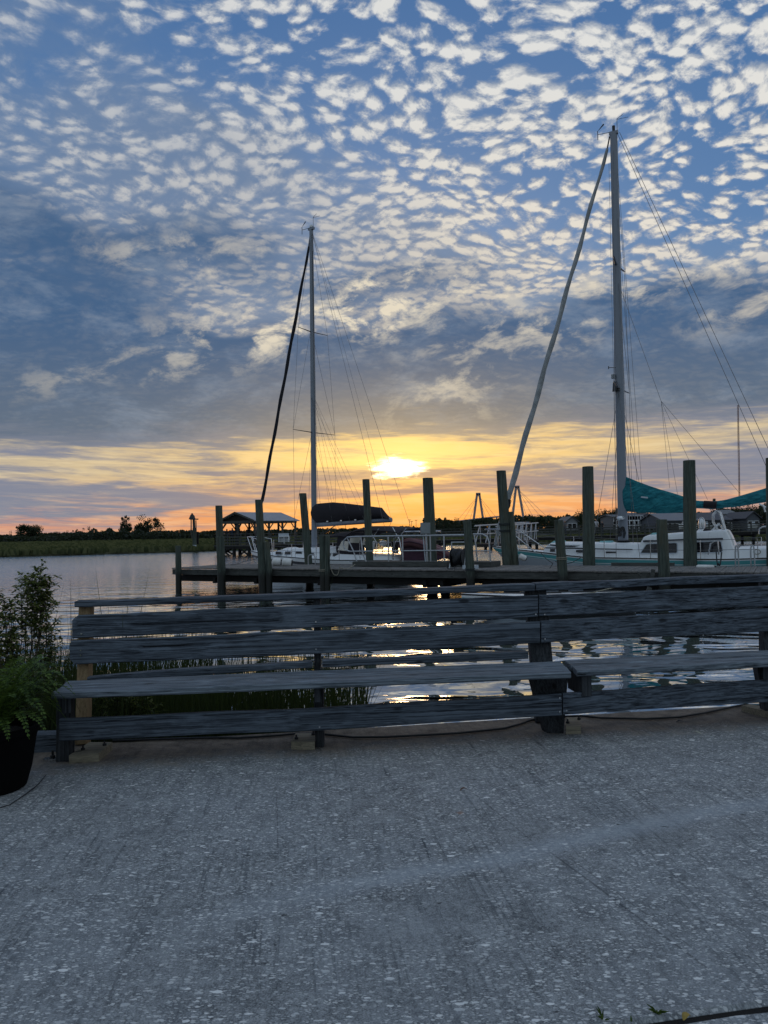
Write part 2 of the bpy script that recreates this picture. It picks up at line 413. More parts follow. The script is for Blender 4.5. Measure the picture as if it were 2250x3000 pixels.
M_greybox = simple('grey_cabinet_paint', (.25, .28, .30), .5, .1, .15)
M_hose = simple('black_hose', (.010, .011, .013), .45, 0, .3, 20)
M_teak = wood('brown_toe_board', (.04, .03, .022), (.10, .075, .055), 0)
M_trunk = simple('tree_bark', (.035, .028, .022), .9, 0, .4, 3)
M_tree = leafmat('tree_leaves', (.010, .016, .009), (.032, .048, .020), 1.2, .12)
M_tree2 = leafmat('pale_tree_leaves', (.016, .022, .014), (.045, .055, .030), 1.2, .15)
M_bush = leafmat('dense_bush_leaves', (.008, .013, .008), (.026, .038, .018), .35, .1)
M_fern = leafmat('fern_leaves', (.018, .046, .010), (.105, .175, .030), 8, .35)
M_shrub = leafmat('shrub_leaves', (.035, .065, .020), (.21, .24, .07), 9, .4)
M_reed = leafmat('reed_blades', (.012, .022, .010), (.045, .065, .022), 2.0, .2)
M_marshg = leafmat('marsh_blades', (.045, .058, .022), (.135, .140, .060), .12, .2)
M_pot = simple('black_plastic_pot', (.003, .003, .0035), .8, 0, .3, spec=.08)
M_stem = simple('brown_stem', (.05, .035, .025), .8, 0, .3, 20)
M_roof = simple('metal_roof', (.26, .28, .32), .45, .3, .15, .8)
M_bridge = simple('pale_bridge_concrete', (.30, .27, .29), .8, 0, .1, .02)
M_skin = simple('skin', (.30, .17, .11), .6)
M_hair = simple('dark_hair', (.02, .015, .01), .8)

# ================================================================== the setting: concrete apron, water, marsh
WZ = -0.45                                   # water level; the concrete is z = 0
def on_line(p, q, x):                        # y of the line p-q at x
    return p[1] + (q[1] - p[1]) * (x - p[0]) / (q[0] - p[0])
e1, e2 = UZ(650, 2155, 0), UZ(2130, 2068, 0)
edge = lambda x: on_line(e1, e2, x)
def concrete_mat():
    def fn(g, b):
        x, y, z = g.sep(g.pos())
        u = x + y * .113; v = y
        # shell and pebble flecks of many sizes, each with a ragged outline
        wob = g.sep(g.noise(g.vec(x, y, 0), 60, 2, .5, col=True)); wx, wy = x + (wob[0] - .5) * .012, y + (wob[1] - .5) * .012
        def flecks(scale, dens, r0, st=1.0):
            n = g.n('ShaderNodeTexVoronoi', feature='F1'); n.inputs['Scale'].default_value = scale; g.put(n.inputs['Vector'], g.vec(wx * .68, wy * 1.35, 0))
            cr = g.sep(g.s(n.outputs['Color'])); d = g.s(n.outputs['Distance'])
            keep = g.sm(cr[0], 1 - dens, 1 - dens + .02)
            return g.sm(d - (cr[1] ** 1.2) * r0, .07, .01) * keep, cr[2]
        f1, t1 = flecks(26, .34, .30); f2, t2 = flecks(48, .70, .36); f3, t3 = flecks(92, .85, .48)
        patch = g.noise(g.vec(x, y, 0), 1.3, 4, .6)
        showf = g.sm(g.noise(g.vec(x, y, 3.3), .9, 4, .65) + (patch - .5) * .3, .28, .48)
        mott = g.noise(g.vec(x, y, 0), 38, 5, .75); mott2 = g.noise(g.vec(x, y, 1.7), 7, 6, .7)
        # broom streaks running away from the viewer
        s1 = g.noise(g.vec(u * 13.0, v * .35, 0), 1.0, 4, .6); s2 = g.noise(g.vec(u * 42.0, v * .8, 2.0), 1.0, 4, .6)
        brk = g.noise(g.vec(u * 2.0, v * 2.0, 9), 1.0, 4, .65)
        grit = g.noise(g.vec(x, y, 0), 150, 3, .7)
        base = g.mix(g.sm(mott * .35 + mott2 * .25 + grit * .40, .38, .60), (.070, .077, .084), (.36, .38, .39))
        base = g.mix(g.sm(patch, .35, .7) * .35, base, (.31, .335, .36))
        s3 = g.noise(g.vec(u * 24.0, v * 1.4, 5.0), 1.0, 5, .65)
        streak = (g.sm(s1, .45, .33) * g.sm(brk, .46, .62) * .6 + g.sm(s2, .48, .36) * g.sm(brk, .38, .60) * .65 + g.sm(s3, .47, .34) * g.sm(brk, .60, .42) * .45)
        base = g.mix(streak * .75, base, (.075, .087, .10))
        # two long double scratches on the right
        def line(p, q, w, amp):
            dx, dy = q[0] - p[0], q[1] - p[1]; L = math.hypot(dx, dy); nx, ny = -dy / L, dx / L
            dd = ((x - p[0]) * nx + (y - p[1]) * ny + (g.noise(g.vec(x, y, 0), 6, 3, .6) - .5) * .012).abs()
            t = ((x - p[0]) * (dx / L) + (y - p[1]) * (dy / L)) / L
            return g.sm(dd, w, w * .3) * g.sm(t, -.05, .1) * g.sm(t, 1.05, .9) * amp
        for a_, b_, w_, k_ in (((1370, 2310), (1580, 2480), .007, .4), ((1590, 2480), (2090, 2850), .008, .55), ((1650, 2500), (2060, 2800), .005, .4), ((2020, 2560), (2380, 2760), .005, .35), ((1952, 2200), (2260, 2273), .005, .8), ((810, 2310), (815, 2520), .004, .5)):
            base = g.mix(line(UZ(*a_, 0), UZ(*b_, 0), w_, k_), base, (.045, .048, .055))
        # pale worn swath across the slab
        p, q = UZ(560, 2690, 0), UZ(2250, 2345, 0); dx, dy = q.x - p.x, q.y - p.y; L = math.hypot(dx, dy)
        dd = ((x - p.x) * (-dy / L) + (y - p.y) * (dx / L) + (g.noise(g.vec(x, y, 5), 1.3, 4, .6) - .5) * .30).abs()
        sw = g.sm(dd, .15, .0) * g.sm(x, p.x - .2, p.x + .9) * g.lin(mott, .3, .7, .35, .8)
        base = g.mix(sw, base, (.38, .42, .46))
        flk = ((f1 * .9 + f2 * .80 + f3 * .60) * showf * (1.0 - sw * .2)).mn(1.0)
        base = g.mix(flk, base, g.mix(t1, (.52, .54, .55), (.85, .86, .85)))
        pits = g.sm(g.noise(g.vec(x * .8, y * 1.2, 4), 16, 4, .6), .33, .27) * .85
        base = g.mix(pits, base, (.03, .032, .036))
        # brown silt along the seawall
        de = y - (x - e1.x) * ((e2.y - e1.y) / (e2.x - e1.x)) - e1.y
        silt = g.sm(de + (mott2 - .5) * .55 + (patch - .5) * .5, -.80, -.38)
        sc = g.mix(g.sm(s2 * .10 + mott2 * .5 + grit * .4, .38, .60), (.080, .060, .044), (.25, .20, .15))
        base = g.mix(silt * .88, base, sc)
        rust = g.sm(g.noise(g.vec(x, y, 11), 4.2, 3, .6), .735, .79); base = g.mix(rust * .6, base, (.28, .13, .07))
        hgt = mott * .3 + grit * .5 + flk * .8 - pits * 1.6 - streak * 1.2
        sets(g, b, base, g.lin(mott, 0, 1, .7, .95), nrm=g.bump(hgt, .55, .006), spec=.25)
    return mat('shell_concrete', fn)
M_conc = concrete_mat()
# main slab with its joint at the near right corner; the slab beyond the joint is another sheet
j1a, j1b = UZ(1815, 3000, 0), UZ(2250, 2937, 0)       # far lip of the joint
jd = (j1b - j1a).normalized(); jn = Vector((jd.y, -jd.x, 0))
if jn.y > 0: jn = -jn
def jy(x, off): return on_line(j1a, j1b, x) - off
rr = random.Random(5)
def slab(name, far, near, x0, x1, n=160, label=None):
    m = MB(); top = []
    xs = [x0 + (x1 - x0) * i / n for i in range(n + 1)]
    for x in xs:
        nf = rr.uniform(-.006, .006); nn = rr.uniform(-.005, .005)
        yf, yn = far(x) + nf, near(x) + nn
        top.append([Vector((x, yn, -.30)), Vector((x, yn, -.012)), Vector((x, yn + .012, 0)), Vector((x, yf - .02, 0)), Vector((x, yf, -.02)), Vector((x, yf, -2.2))])
    m.loft(top); return tag(m.build(name, M_conc), kind='structure')
slab('concrete_pavement', edge, lambda x: jy(x, 0.0), -14, 14)
slab('concrete_kerb', lambda x: jy(x, .024), lambda x: jy(x, .024) - 9, -14, 14)
mj = MB(); mj.add([(-14, jy(-14, -.3), -.014), (-14, jy(-14, .4), -.014), (14, jy(14, .4), -.014), (14, jy(14, -.3), -.014)], [(0, 1, 2, 3)])
tag(mj.build('joint_soil', simple('joint_soil', (.010, .008, .007), .95, 0, .5, 60, .8)), kind='structure')

def water_mat():
    def fn(g, b):
        x, y, z = g.sep(g.pos())
        r = (x * x + y * y).sqrt()
        farf = g.sm(r, 14, 55)
        wob = g.sep(g.noise(g.vec(x, y, 0), .55, 2, .5, col=True))
        a = g.noise(g.vec(x * .55 + (wob[0] - .5) * .6, y * .95 + (wob[1] - .5) * .6, 0), 1.0, 2, .45, .5)
        c = g.noise(g.vec(x * .9, y * 2.4, 3.0), 2.0, 3, .5, .4)
        d = g.noise(g.vec(x * 1.3, y * 3.6, 7.0), 4.2, 3, .55)
        gust = g.noise(g.vec(x * .02, y * .06, 0), 1.0, 4, .6)
        h = a * .17 + c * g.lin(g.sm(r, 16, 48), 0, 1, .005, .070) + d * g.lin(farf, 0, 1, .0, .030) * g.lin(gust, .3, .7, .5, 1.5)
        n = g.n('ShaderNodeBump'); n.inputs['Strength'].default_value = 1.0; n.inputs['Distance'].default_value = .55; g.put(n.inputs['Height'], h)
        sets(g, b, (.020, .026, .026), g.lin(farf, 0, 1, .02, .12), nrm=g.s(n.outputs[0]))
        b.inputs['IOR'].default_value = 1.33
        nt = g.nt; gl = nt.nodes.new('ShaderNodeBsdfGlossy'); gl.inputs[0].default_value = (.88, .94, 1, 1); g.put(gl.inputs['Roughness'], g.lin(farf, 0, 1, .015, .12)); nt.links.new(n.outputs[0], gl.inputs['Normal'])
        fr = nt.nodes.new('ShaderNodeFresnel'); fr.inputs[0].default_value = 1.33; nt.links.new(n.outputs[0], fr.inputs['Normal'])
        mx = nt.nodes.new('ShaderNodeMixShader'); g.put(mx.inputs[0], (S(nt, fr.outputs[0]) ** .24).mn(.96)); nt.links.new(b.outputs[0], mx.inputs[1]); nt.links.new(gl.outputs[0], mx.inputs[2])
        nt.links.new(mx.outputs[0], [q for q in nt.nodes if q.type == 'OUTPUT_MATERIAL'][0].inputs[0])
    return mat('river_water', fn)
m = MB(); m.add([(-5000, 2, WZ), (5000, 2, WZ), (5000, 9000, WZ), (-5000, 9000, WZ)], [(0, 1, 2, 3)])
tag(m.build('river_water', water_mat()), kind='structure')

# marsh island with a ragged shoreline
def shore(x):
    pts = [(-400, 90), (-120, 82), (-60, 80), (-40, 82), (-23, 91), (-10, 104), (10, 106), (30, 99), (60, 95), (120, 92), (400, 95)]
    for (a, ya), (b_, yb) in zip(pts, pts[1:]):
        if a <= x <= b_: return ya + (yb - ya) * (x - a) / (b_ - a)
    return 95
M_marsh = mat('marsh_ground', lambda g, b: sets(g, b, g.mix(g.sm(g.noise(g.vec(g.sep(g.pos())[0] * .012, g.sep(g.pos())[1] * .03, 0), 1.0, 5, .65), .4, .62), (.040, .052, .020), (.120, .110, .065)), .95,
            nrm=g.bump(g.noise(g.pos(), 1.2, 4, .7), .8, .6), spec=.1))
m = MB(); rows = []
for i in range(161):
    x = -400 + 5 * i; y0 = shore(x) + rr.uniform(-.5, .5)
    rows.append([Vector((x, y0, WZ - .3)), Vector((x, y0 + .8, WZ + .22)), Vector((x, y0 + 6, WZ + .32)), Vector((x * 1.4, 330, WZ + .5)), Vector((x * 12, 4600, WZ + 1.2))])
m.loft(rows); tag(m.build('marsh_ground', M_marsh, smooth=True), kind='structure')
# marsh grass: blade tufts, dense near the shore
m = MB()
for i in range(21000):
    px = rr.uniform(-60, 2310); x0 = (px - 1125) / F
    k = rr.random() ** 1.7; yy = None
    Y = 84.0
    for _ in range(6): Y = shore(x0 * Y)
    Y = Y + .4 + k * 165; x = x0 * Y; zb = WZ + .28 + .0008 * Y
    hh = rr.uniform(.28, .62) * (1.0 if k > .02 else .85); w = rr.uniform(.10, .3) * (1 + k * 2.2); a = rr.uniform(-.5, .5); ln = rr.uniform(-.25, .25)
    dx, dy = math.cos(a) * w, math.sin(a) * w
    m.add([(x - dx, Y - dy, zb - .2), (x + dx, Y + dy, zb - .2), (x + dx * .5 + ln, Y + dy, zb + hh * rr.uniform(.8, 1)), (x - dx * .6 + ln, Y, zb + hh)], [(0, 1, 2, 3)])
tag(m.build('marsh_grass', M_marshg), kind='stuff', label='green and brown marsh grass along the far bank', cat='grass')

# ================================================================== trees beyond the marsh
def crown_mesh(name, seed, n_cl, leaves, spread, leaf, flat=.75, hollow=.0, lumpy=1.0):
    """a crown of unit size (about 1 wide, 0.8 tall) made of many leaf faces in uneven clumps"""
    r = random.Random(seed); m = MB(); cl = []
    for i in range(n_cl):
        a = r.uniform(0, 6.283); rad = r.random() ** .55 * .42 * spread; zc = r.uniform(0, .62) ** 1.0
        k = math.sqrt(max(0, 1 - ((zc - .25) / .52) ** 2)); cl.append((math.cos(a) * rad * (.45 + k * .6), math.sin(a) * rad * (.45 + k * .6), zc * flat + .1, r.uniform(.07, .17) * lumpy))
    for i in range(leaves):
        cx, cy, cz, cr = r.choice(cl)
        d = Vector((r.gauss(0, 1), r.gauss(0, 1), r.gauss(0, .75))).normalized() * cr * r.random() ** .4
        p = Vector((cx, cy, cz)) + d; s = leaf * r.uniform(.5, 1.4)
        u = Vector((r.gauss(0, 1), r.gauss(0, 1), r.gauss(0, 1))).normalized(); v = u.cross(Vector((r.gauss(0, 1), r.gauss(0, 1), r.gauss(0, 1)))).normalized()
        m.add([p - u * s, p + v * s * .5, p + u * s, p - v * s * .5], [(0, 1, 2, 3)])
    return m, cl
CR = {'oak': crown_mesh('oak', 3, 46, 5600, 1.05, .026, .62), 'tall': crown_mesh('tall', 8, 24, 2900, .9, .029, 1.0, lumpy=.95), 'open': crown_mesh('open', 12, 30, 3400, 1.0, .025, .8, lumpy=.9),
      'thin': crown_mesh('thin', 15, 9, 500, .9, .022, .8, lumpy=.8), 'round': crown_mesh('round', 21, 40, 3400, 1.0, .022, .7)}
CRM = {}
def tree(px, ytop, ybase, wpx, Y, kind, label, matl=None, trunk_frac=.12, group='trees on the far bank'):
    b = U(px, ybase, Y); t = U(px, ytop, Y); h = t.z - b.z; w = wpx / F * Y; b.z = min(b.z, WZ + .6) if Y > 120 else b.z
    h = t.z - b.z
    root = thing('tree', label, 'tree', b, rnd.uniform(0, 6), group)
    matl = matl or M_tree
    ck = (kind, matl.name)
    mbx, cl = CR[kind]
    if ck not in CRM:
        me = MB(); me.v, me.f, me.mi = mbx.v, mbx.f, mbx.mi
        c = me.build('crown', matl, None); CRM[ck] = c.data
        c.parent = root
    else:
        c = bpy.data.objects.new('crown', CRM[ck]); COL.objects.link(c); c.parent = root
    zt = max(p.z for p in CRM[ck].vertices and [v.co for v in CRM[ck].vertices])
    hc = h * (1 - trunk_frac * .6); c.location = (0, 0, h - hc); c.scale = (w * 1.05, w * 1.05, hc / zt)
    m = MB(); r0 = max(.10, h * .022)
    m.tube([(0, 0, -.3), (w * .01, 0, h * .25), (w * .02, 0, h * .5), (0, w * .02, h * .78)], [r0 * 1.5, r0, r0 * .75, r0 * .3], 7)
    for i, (cx, cy, cz, cr_) in enumerate(cl[:12]):
        z0 = h * (.25 + .25 * rnd.random()); e = Vector((cx * w, cy * w, h - hc + cz * hc / zt))
        mid = Vector((e.x * .45, e.y * .45, z0 + (e.z - z0) * .55)); m.tube([(0, 0, z0), mid, e], [r0 * .5, r0 * .3, r0 * .1], 5)
    m.build('trunk', M_trunk, root, local=True, smooth=True)
    return root
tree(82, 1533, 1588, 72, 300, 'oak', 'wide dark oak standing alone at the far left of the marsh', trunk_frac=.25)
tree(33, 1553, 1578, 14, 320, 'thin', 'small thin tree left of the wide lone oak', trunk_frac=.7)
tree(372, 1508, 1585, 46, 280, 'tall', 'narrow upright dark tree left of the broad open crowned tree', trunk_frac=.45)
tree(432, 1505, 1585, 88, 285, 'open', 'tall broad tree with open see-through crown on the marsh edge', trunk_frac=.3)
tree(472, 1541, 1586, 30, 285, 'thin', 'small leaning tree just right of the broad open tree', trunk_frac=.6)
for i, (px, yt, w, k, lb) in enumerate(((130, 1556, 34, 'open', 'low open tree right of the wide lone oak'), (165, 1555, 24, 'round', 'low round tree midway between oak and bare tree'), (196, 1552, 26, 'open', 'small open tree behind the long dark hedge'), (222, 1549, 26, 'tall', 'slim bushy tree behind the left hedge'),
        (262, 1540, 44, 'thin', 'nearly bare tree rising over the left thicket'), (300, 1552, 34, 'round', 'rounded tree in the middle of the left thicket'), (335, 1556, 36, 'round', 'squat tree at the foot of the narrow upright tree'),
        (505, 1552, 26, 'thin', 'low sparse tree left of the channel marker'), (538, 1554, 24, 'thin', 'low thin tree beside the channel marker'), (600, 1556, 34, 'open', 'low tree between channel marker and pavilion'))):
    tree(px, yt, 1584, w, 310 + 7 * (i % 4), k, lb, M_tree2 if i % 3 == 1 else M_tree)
for i, (px, yt, yb, w, Y, k, lb) in enumerate((
        (1300, 1514, 1560, 44, 250, 'tall', 'small rounded tree right of the thick middle piling'), (1338, 1514, 1560, 56, 255, 'open', 'broad low tree left of the first bridge tower'),
        (1420, 1513, 1558, 78, 250, 'round', 'dark tree under the left bridge tower'), (1468, 1524, 1558, 60, 260, 'round', 'low dark tree behind the roped piling'),
        (1580, 1507, 1555, 62, 240, 'round', 'dark tree right of the right bridge tower'), (1622, 1505, 1555, 46, 235, 'open', 'leafy tree left of the white gabled house'),
        (1663, 1503, 1552, 34, 260, 'tall', 'small tree just behind the white gabled house'), (1712, 1490, 1552, 74, 215, 'round', 'large dark tree behind the widest right piling'),
        (1757, 1489, 1552, 70, 220, 'open', 'wide tree left of the second mast'), (1800, 1484, 1550, 66, 220, 'oak', 'tall spreading tree just left of the second mast'),
        (1850, 1500, 1548, 60, 240, 'round', 'tree half hidden by the teal sail cover'), (1930, 1497, 1547, 64, 235, 'round', 'dark tree under the teal sail cover'),
        (2102, 1456, 1545, 46, 250, 'tall', 'tallest right tree rising above the teal sail'), (2150, 1482, 1545, 84, 230, 'oak', 'broad tree left of the grey end house'),
        (2200, 1475, 1544, 90, 225, 'round', 'big dark tree at the right edge'), (2262, 1468, 1543, 96, 215, 'oak', 'large tree cut by the right edge'),
        (2030, 1500, 1546, 56, 245, 'round', 'tree behind the tallest right piling'))):
    tree(px, yt, yb, w, Y, k, lb, M_tree2 if i % 4 == 1 else M_tree)
# woods that read as one mass
def woods(name, x0, x1, Y, hf, n, leaf, label, seed, matl=None):
    r = random.Random(seed); m = MB()
    for i in range(n):
        px = r.uniform(x0, x1); YY = Y + r.uniform(0, 25); x = (px - 1125) / F * YY
        top = hf(px) * YY / F; zc = WZ + .3 + top * r.random() ** .65; s = leaf * r.uniform(.5, 1.5)
        u = Vector((r.gauss(0, 1), r.gauss(0, .6), r.gauss(0, .7))).normalized(); v = u.cross(Vector((r.gauss(0, 1), r.gauss(0, 1), r.gauss(0, 1)))).normalized(); p = Vector((x, YY, zc))
        m.add([p - u * s, p + v * s * .6, p + u * s, p - v * s * .6], [(0, 1, 2, 3)])
    return tag(m.build(name, matl or M_bush), kind='stuff', label=label, cat='woods')
def vn(px, a, b_, s):
    def h(k, q): return random.Random(int(k) * 7919 + s * 131 + q).random()
    t = 0
    for q, (w, am) in enumerate(((34.0, .5), (13.0, .32), (5.0, .18))):
        k = px / w; f = k - math.floor(k); f = f * f * (3 - 2 * f); t += am * (h(math.floor(k), q) * (1 - f) + h(math.floor(k) + 1, q) * f)
    return a + b_ * t
def wob(px, a, b_, s): return a + b_ * (.5 + .5 * math.sin(px / 23.0 + s)) * (.5 + .5 * math.sin(px / 9.1 + 2 * s)) + b_ * .5 * (.5 + .5 * math.sin(px / 4.3 + 3 * s))
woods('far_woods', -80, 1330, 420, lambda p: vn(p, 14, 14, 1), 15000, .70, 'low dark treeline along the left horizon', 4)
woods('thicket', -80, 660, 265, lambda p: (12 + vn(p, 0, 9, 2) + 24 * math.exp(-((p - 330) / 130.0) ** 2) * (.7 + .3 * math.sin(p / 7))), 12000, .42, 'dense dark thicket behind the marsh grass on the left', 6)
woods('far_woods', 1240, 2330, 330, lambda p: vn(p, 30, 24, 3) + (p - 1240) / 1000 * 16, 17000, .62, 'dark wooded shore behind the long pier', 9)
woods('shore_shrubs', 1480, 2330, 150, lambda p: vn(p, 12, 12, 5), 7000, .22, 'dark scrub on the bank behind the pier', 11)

# ================================================================== foreground: the bench
bt = math.atan2(.4, 3.4)
bench_o = Vector((U(174, 2106, 5.05).x, 5.05, 0))
bench = thing('park_bench', 'long weathered grey plank bench bent at its middle post, at the water edge', 'bench', bench_o, bt)
jr = random.Random(12)
def board(name, st, thick, back, matl=M_bench, parent=bench, n=26, wig=.0022):
    """st: stations (top point, bottom point) along the board; the face between them is subdivided and gets a
    thickness along 'back', small dents and soft arrises"""
    secs = []
    for (a, b_), (c, d) in zip(st, st[1:]):
        L = (c - a).length; k = max(1, int(L / .13))
        for i in range(k): secs.append((a.lerp(c, i / k), b_.lerp(d, i / k)))
    secs.append(st[-1]); out = []
    ph = [jr.uniform(0, 6) for _ in range(4)]
    for i, (t, b_) in enumerate(secs):
        t = t + Vector((0, 0, wig * (math.sin(i * .7 + ph[0]) + jr.uniform(-1, 1) * .6))); b_ = b_ + Vector((0, 0, wig * (math.sin(i * .5 + ph[1]) + jr.uniform(-1, 1) * .6)))
        d = (b_ - t).normalized(); e = .006; bk = Vector(back) * thick; be = Vector(back) * e; w = Vector(back) * (jr.uniform(-.001, .001))
        out.append([t + be + w, t + d * e + w, b_ - d * e + w, b_ + be + w, b_ + bk - be, b_ - d * e + bk, t + d * e + bk, t + bk - be])
    m = MB(); m.loft(out, closed=True, caps=True)
    return m.build(name, matl, parent, smooth=True, angle=30)
BK = Vector((-.12, .99, 0)).normalized()
def P2(a, d1, b_, d2): return (U(a[0], a[1], d1), U(b_[0], b_[1], d2))
# depth of the bench face along its length, as a function of the world line
def dep(px, off=0.0):                     # depth where a sight line meets the bench face line (bent at the joint)
    k = (px - 1125) / F
    A, B, C = (-2.134, 5.05), (1.267, 5.45), (2.875, 5.75)
    p, q = (A, B) if px < 1640 else (B, C)
    s = (q[1] - p[1]) / (q[0] - p[0]); y = (p[1] - s * p[0] + off) / (1 - s * k); return y
def st(px, yt, yb, ot, ob=None):
    ob = ot if ob is None else ob
    return (U(px, yt, dep(px, ot)), U(px, yb, dep(px, ob)))
# lower front plank (left and right run)
board('lower_plank', [st(174, 2107, 2171, 0), st(900, 2076, 2142, 0), st(1646, 2034, 2096, 0)], .038, BK)
board('lower_plank', [st(1650, 2032, 2094, 0), st(2250, 1991, 2057, 0), st(2420, 1979, 2047, 0)], .038, BK)
# backrest planks, leaning back; the left ends have their corners cut off
board('backrest_plank', [st(204, 1893, 1934, .62, .60), st(207, 1878, 1935, .62, .60), st(219, 1878, 1948, .62, .60), st(600, 1862, 1931, .62, .60), st(1400, 1829, 1895, .62, .60), st(1582, 1821, 1884, .62, .60)], .038, BK)
board('backrest_plank', [st(211, 1818, 1870, .70, .67), st(228, 1803, 1870, .70, .67), st(600, 1787, 1855, .70, .67), st(1400, 1751, 1816, .70, .67), st(1576, 1745, 1807, .70, .67)], .038, BK)
board('backrest_plank', [st(1586, 1819, 1883, .62, .60), st(2250, 1784, 1850, .62, .60), st(2420, 1775, 1842, .62, .60)], .038, BK)
board('backrest_plank', [st(1580, 1744, 1806, .70, .67), st(2250, 1716, 1776, .70, .67), st(2420, 1709, 1768, .70, .67)], .038, BK)
# cap rail: lies flat on the uprights
board('top_rail', [st(218, 1762, 1779, .72), st(600, 1750, 1767, .72), st(1400, 1717, 1736, .72), st(1567, 1711, 1731, .72)], .13, BK, wig=.003)
board('top_rail', [st(1571, 1710, 1731, .72), st(2250, 1683, 1704, .72), st(2420, 1676, 1698, .72)], .13, BK, wig=.003)
# seat: two slats in each run, the front one with cut corner at the left end
def slat(name, F1, B1, stations, zt, th=.042):
    """stations: (px of front edge, offset front, px of back edge, offset back)"""
    secs = []
    pts = []
    for pf, of, pb, ob in stations:
        a = U(pf, 1600, dep(pf, of)); b_ = U(pb, 1600, dep(pb, ob)); pts.append((a, b_))
    full = []
    for (a, b_), (c, d) in zip(pts, pts[1:]):
        k = max(1, int((c - a).length / .13))
        for i in range(k): full.append((a.lerp(c, i / k), b_.lerp(d, i / k)))
    full.append(pts[-1])
    for i, (a, b_) in enumerate(full):
        z = zt + jr.uniform(-.0015, .0015); dv = (b_ - a).normalized(); e = .007
        a0 = Vector((a.x, a.y, z)); b0 = Vector((b_.x, b_.y, z)); dn = Vector((0, 0, -th)); de = Vector((0, 0, -e))
        secs.append([a0 + dv * e, b0 - dv * e, b0 + de, b0 + dn - de, b0 + dn - dv * e, a0 + dn + dv * e, a0 + dn - de, a0 + de])
    m = MB(); m.loft(secs, closed=True, caps=True); return m.build(name, M_seat, bench, smooth=True, angle=30)
SZ = .508
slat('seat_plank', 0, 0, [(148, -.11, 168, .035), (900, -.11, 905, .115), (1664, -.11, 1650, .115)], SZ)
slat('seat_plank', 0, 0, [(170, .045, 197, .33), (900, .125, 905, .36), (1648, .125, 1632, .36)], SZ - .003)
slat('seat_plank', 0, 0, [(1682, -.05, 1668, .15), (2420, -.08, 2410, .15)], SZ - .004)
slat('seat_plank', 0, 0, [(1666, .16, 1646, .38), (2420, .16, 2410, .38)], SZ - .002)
# low rail behind the seat, between the uprights
board('rear_rail', [st(255, 1984, 2004, .55), st(600, 1957, 1977, .55), st(914, 1938, 1958, .55)], .085, BK)
board('rear_rail', [st(945, 1936, 1957, .55), st(1548, 1909, 1930, .55)], .085, BK)
# uprights and legs
def post(name, a, b_, w, d, matl, parent=bench): return MB().beam(a, b_, w, d, (0, 1, .02), .004).build(name, matl, parent)
def G0(px, py): return UZ(px, py, 0.0)
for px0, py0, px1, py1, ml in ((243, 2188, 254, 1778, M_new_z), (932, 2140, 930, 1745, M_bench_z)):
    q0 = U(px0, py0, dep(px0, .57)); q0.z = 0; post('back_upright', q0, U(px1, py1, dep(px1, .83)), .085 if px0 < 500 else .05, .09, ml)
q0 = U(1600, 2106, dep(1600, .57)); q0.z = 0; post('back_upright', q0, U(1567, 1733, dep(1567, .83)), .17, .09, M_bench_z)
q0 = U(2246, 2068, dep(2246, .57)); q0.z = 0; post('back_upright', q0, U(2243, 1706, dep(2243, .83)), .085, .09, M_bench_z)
def front_leg(px, py, ytop, w):
    a = G0(px, py); b_ = Vector((a.x, a.y + .02, SZ - .045)); post('leg', a + Vector((0, .05, 0)), b_ + Vector((0, .05, 0)), w, .09, M_bench_z)
front_leg(182, 2233, 2060, .092); front_leg(936, 2190, 2010, .060)
# seat bearers, running back under the seat
for px in (196, 925, 2236):
    a = U(px, 1700, dep(px, -.02)); b_ = U(px, 1700, dep(px, .55)); a.z = b_.z = SZ - .10
    MB().beam(a, b_, .04, .10, (0, 0, 1), .003).build('seat_bearer', M_bench_z, bench)
# heavy tapering gusset leg at the joint
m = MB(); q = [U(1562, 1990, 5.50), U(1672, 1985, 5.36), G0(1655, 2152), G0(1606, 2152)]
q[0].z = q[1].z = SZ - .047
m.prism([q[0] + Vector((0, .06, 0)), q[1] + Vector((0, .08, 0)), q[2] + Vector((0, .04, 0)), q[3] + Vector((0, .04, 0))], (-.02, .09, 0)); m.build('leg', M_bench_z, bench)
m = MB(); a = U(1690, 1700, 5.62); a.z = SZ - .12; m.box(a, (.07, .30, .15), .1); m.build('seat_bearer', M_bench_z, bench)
a = G0(2255, 2098); post('leg', a, Vector((a.x - .05, a.y + .05, SZ - .045)), .09, .09, M_bench_z)
# foot plates with bolts
for nm, poly, h in (('foot_plate', ((202, 2213), (289, 2207), (329, 2174), (262, 2174)), .055), ('foot_plate', ((853, 2172), (922, 2174), (922, 2148), (866, 2148)), .055), ('foot_plate', ((1658, 2129), (1702, 2127), (1696, 2101), (1660, 2101)), .055)):
    m = MB(); m.prism([UZ(x, y, h) for x, y in poly], (0, 0, -h)); fp = m.build(nm, M_new_x, bench)
    c = sum((UZ(x, y, h) for x, y in poly), Vector()) / 4
    for dx, dy in ((-.05, -.04), (.06, .06)):
        MB().lathe(c + Vector((dx, dy, 0)), [(.014, 0), (.014, .012), (.007, .016), (.006, .03), (0.001, .031)], 8).build('bolt', M_black, fp)
# screw heads on the planks
for px, py, o in ((238, 1857, .67), (236, 1905, .60), (236, 1920, .60), (925, 1822, .67), (926, 1902, .60), (1570, 1800, .67), (1596, 1800, .67), (1597, 1872, .60), (1640, 2085, 0), (1660, 2082, 0), (1640, 2045, 0), (936, 2130, 0)):
    p = U(px, py, dep(px, o - .003)); MB().tube([p, p + Vector((0, .01, 0))], .0065, 8).build('screw_head', M_steel, bench)
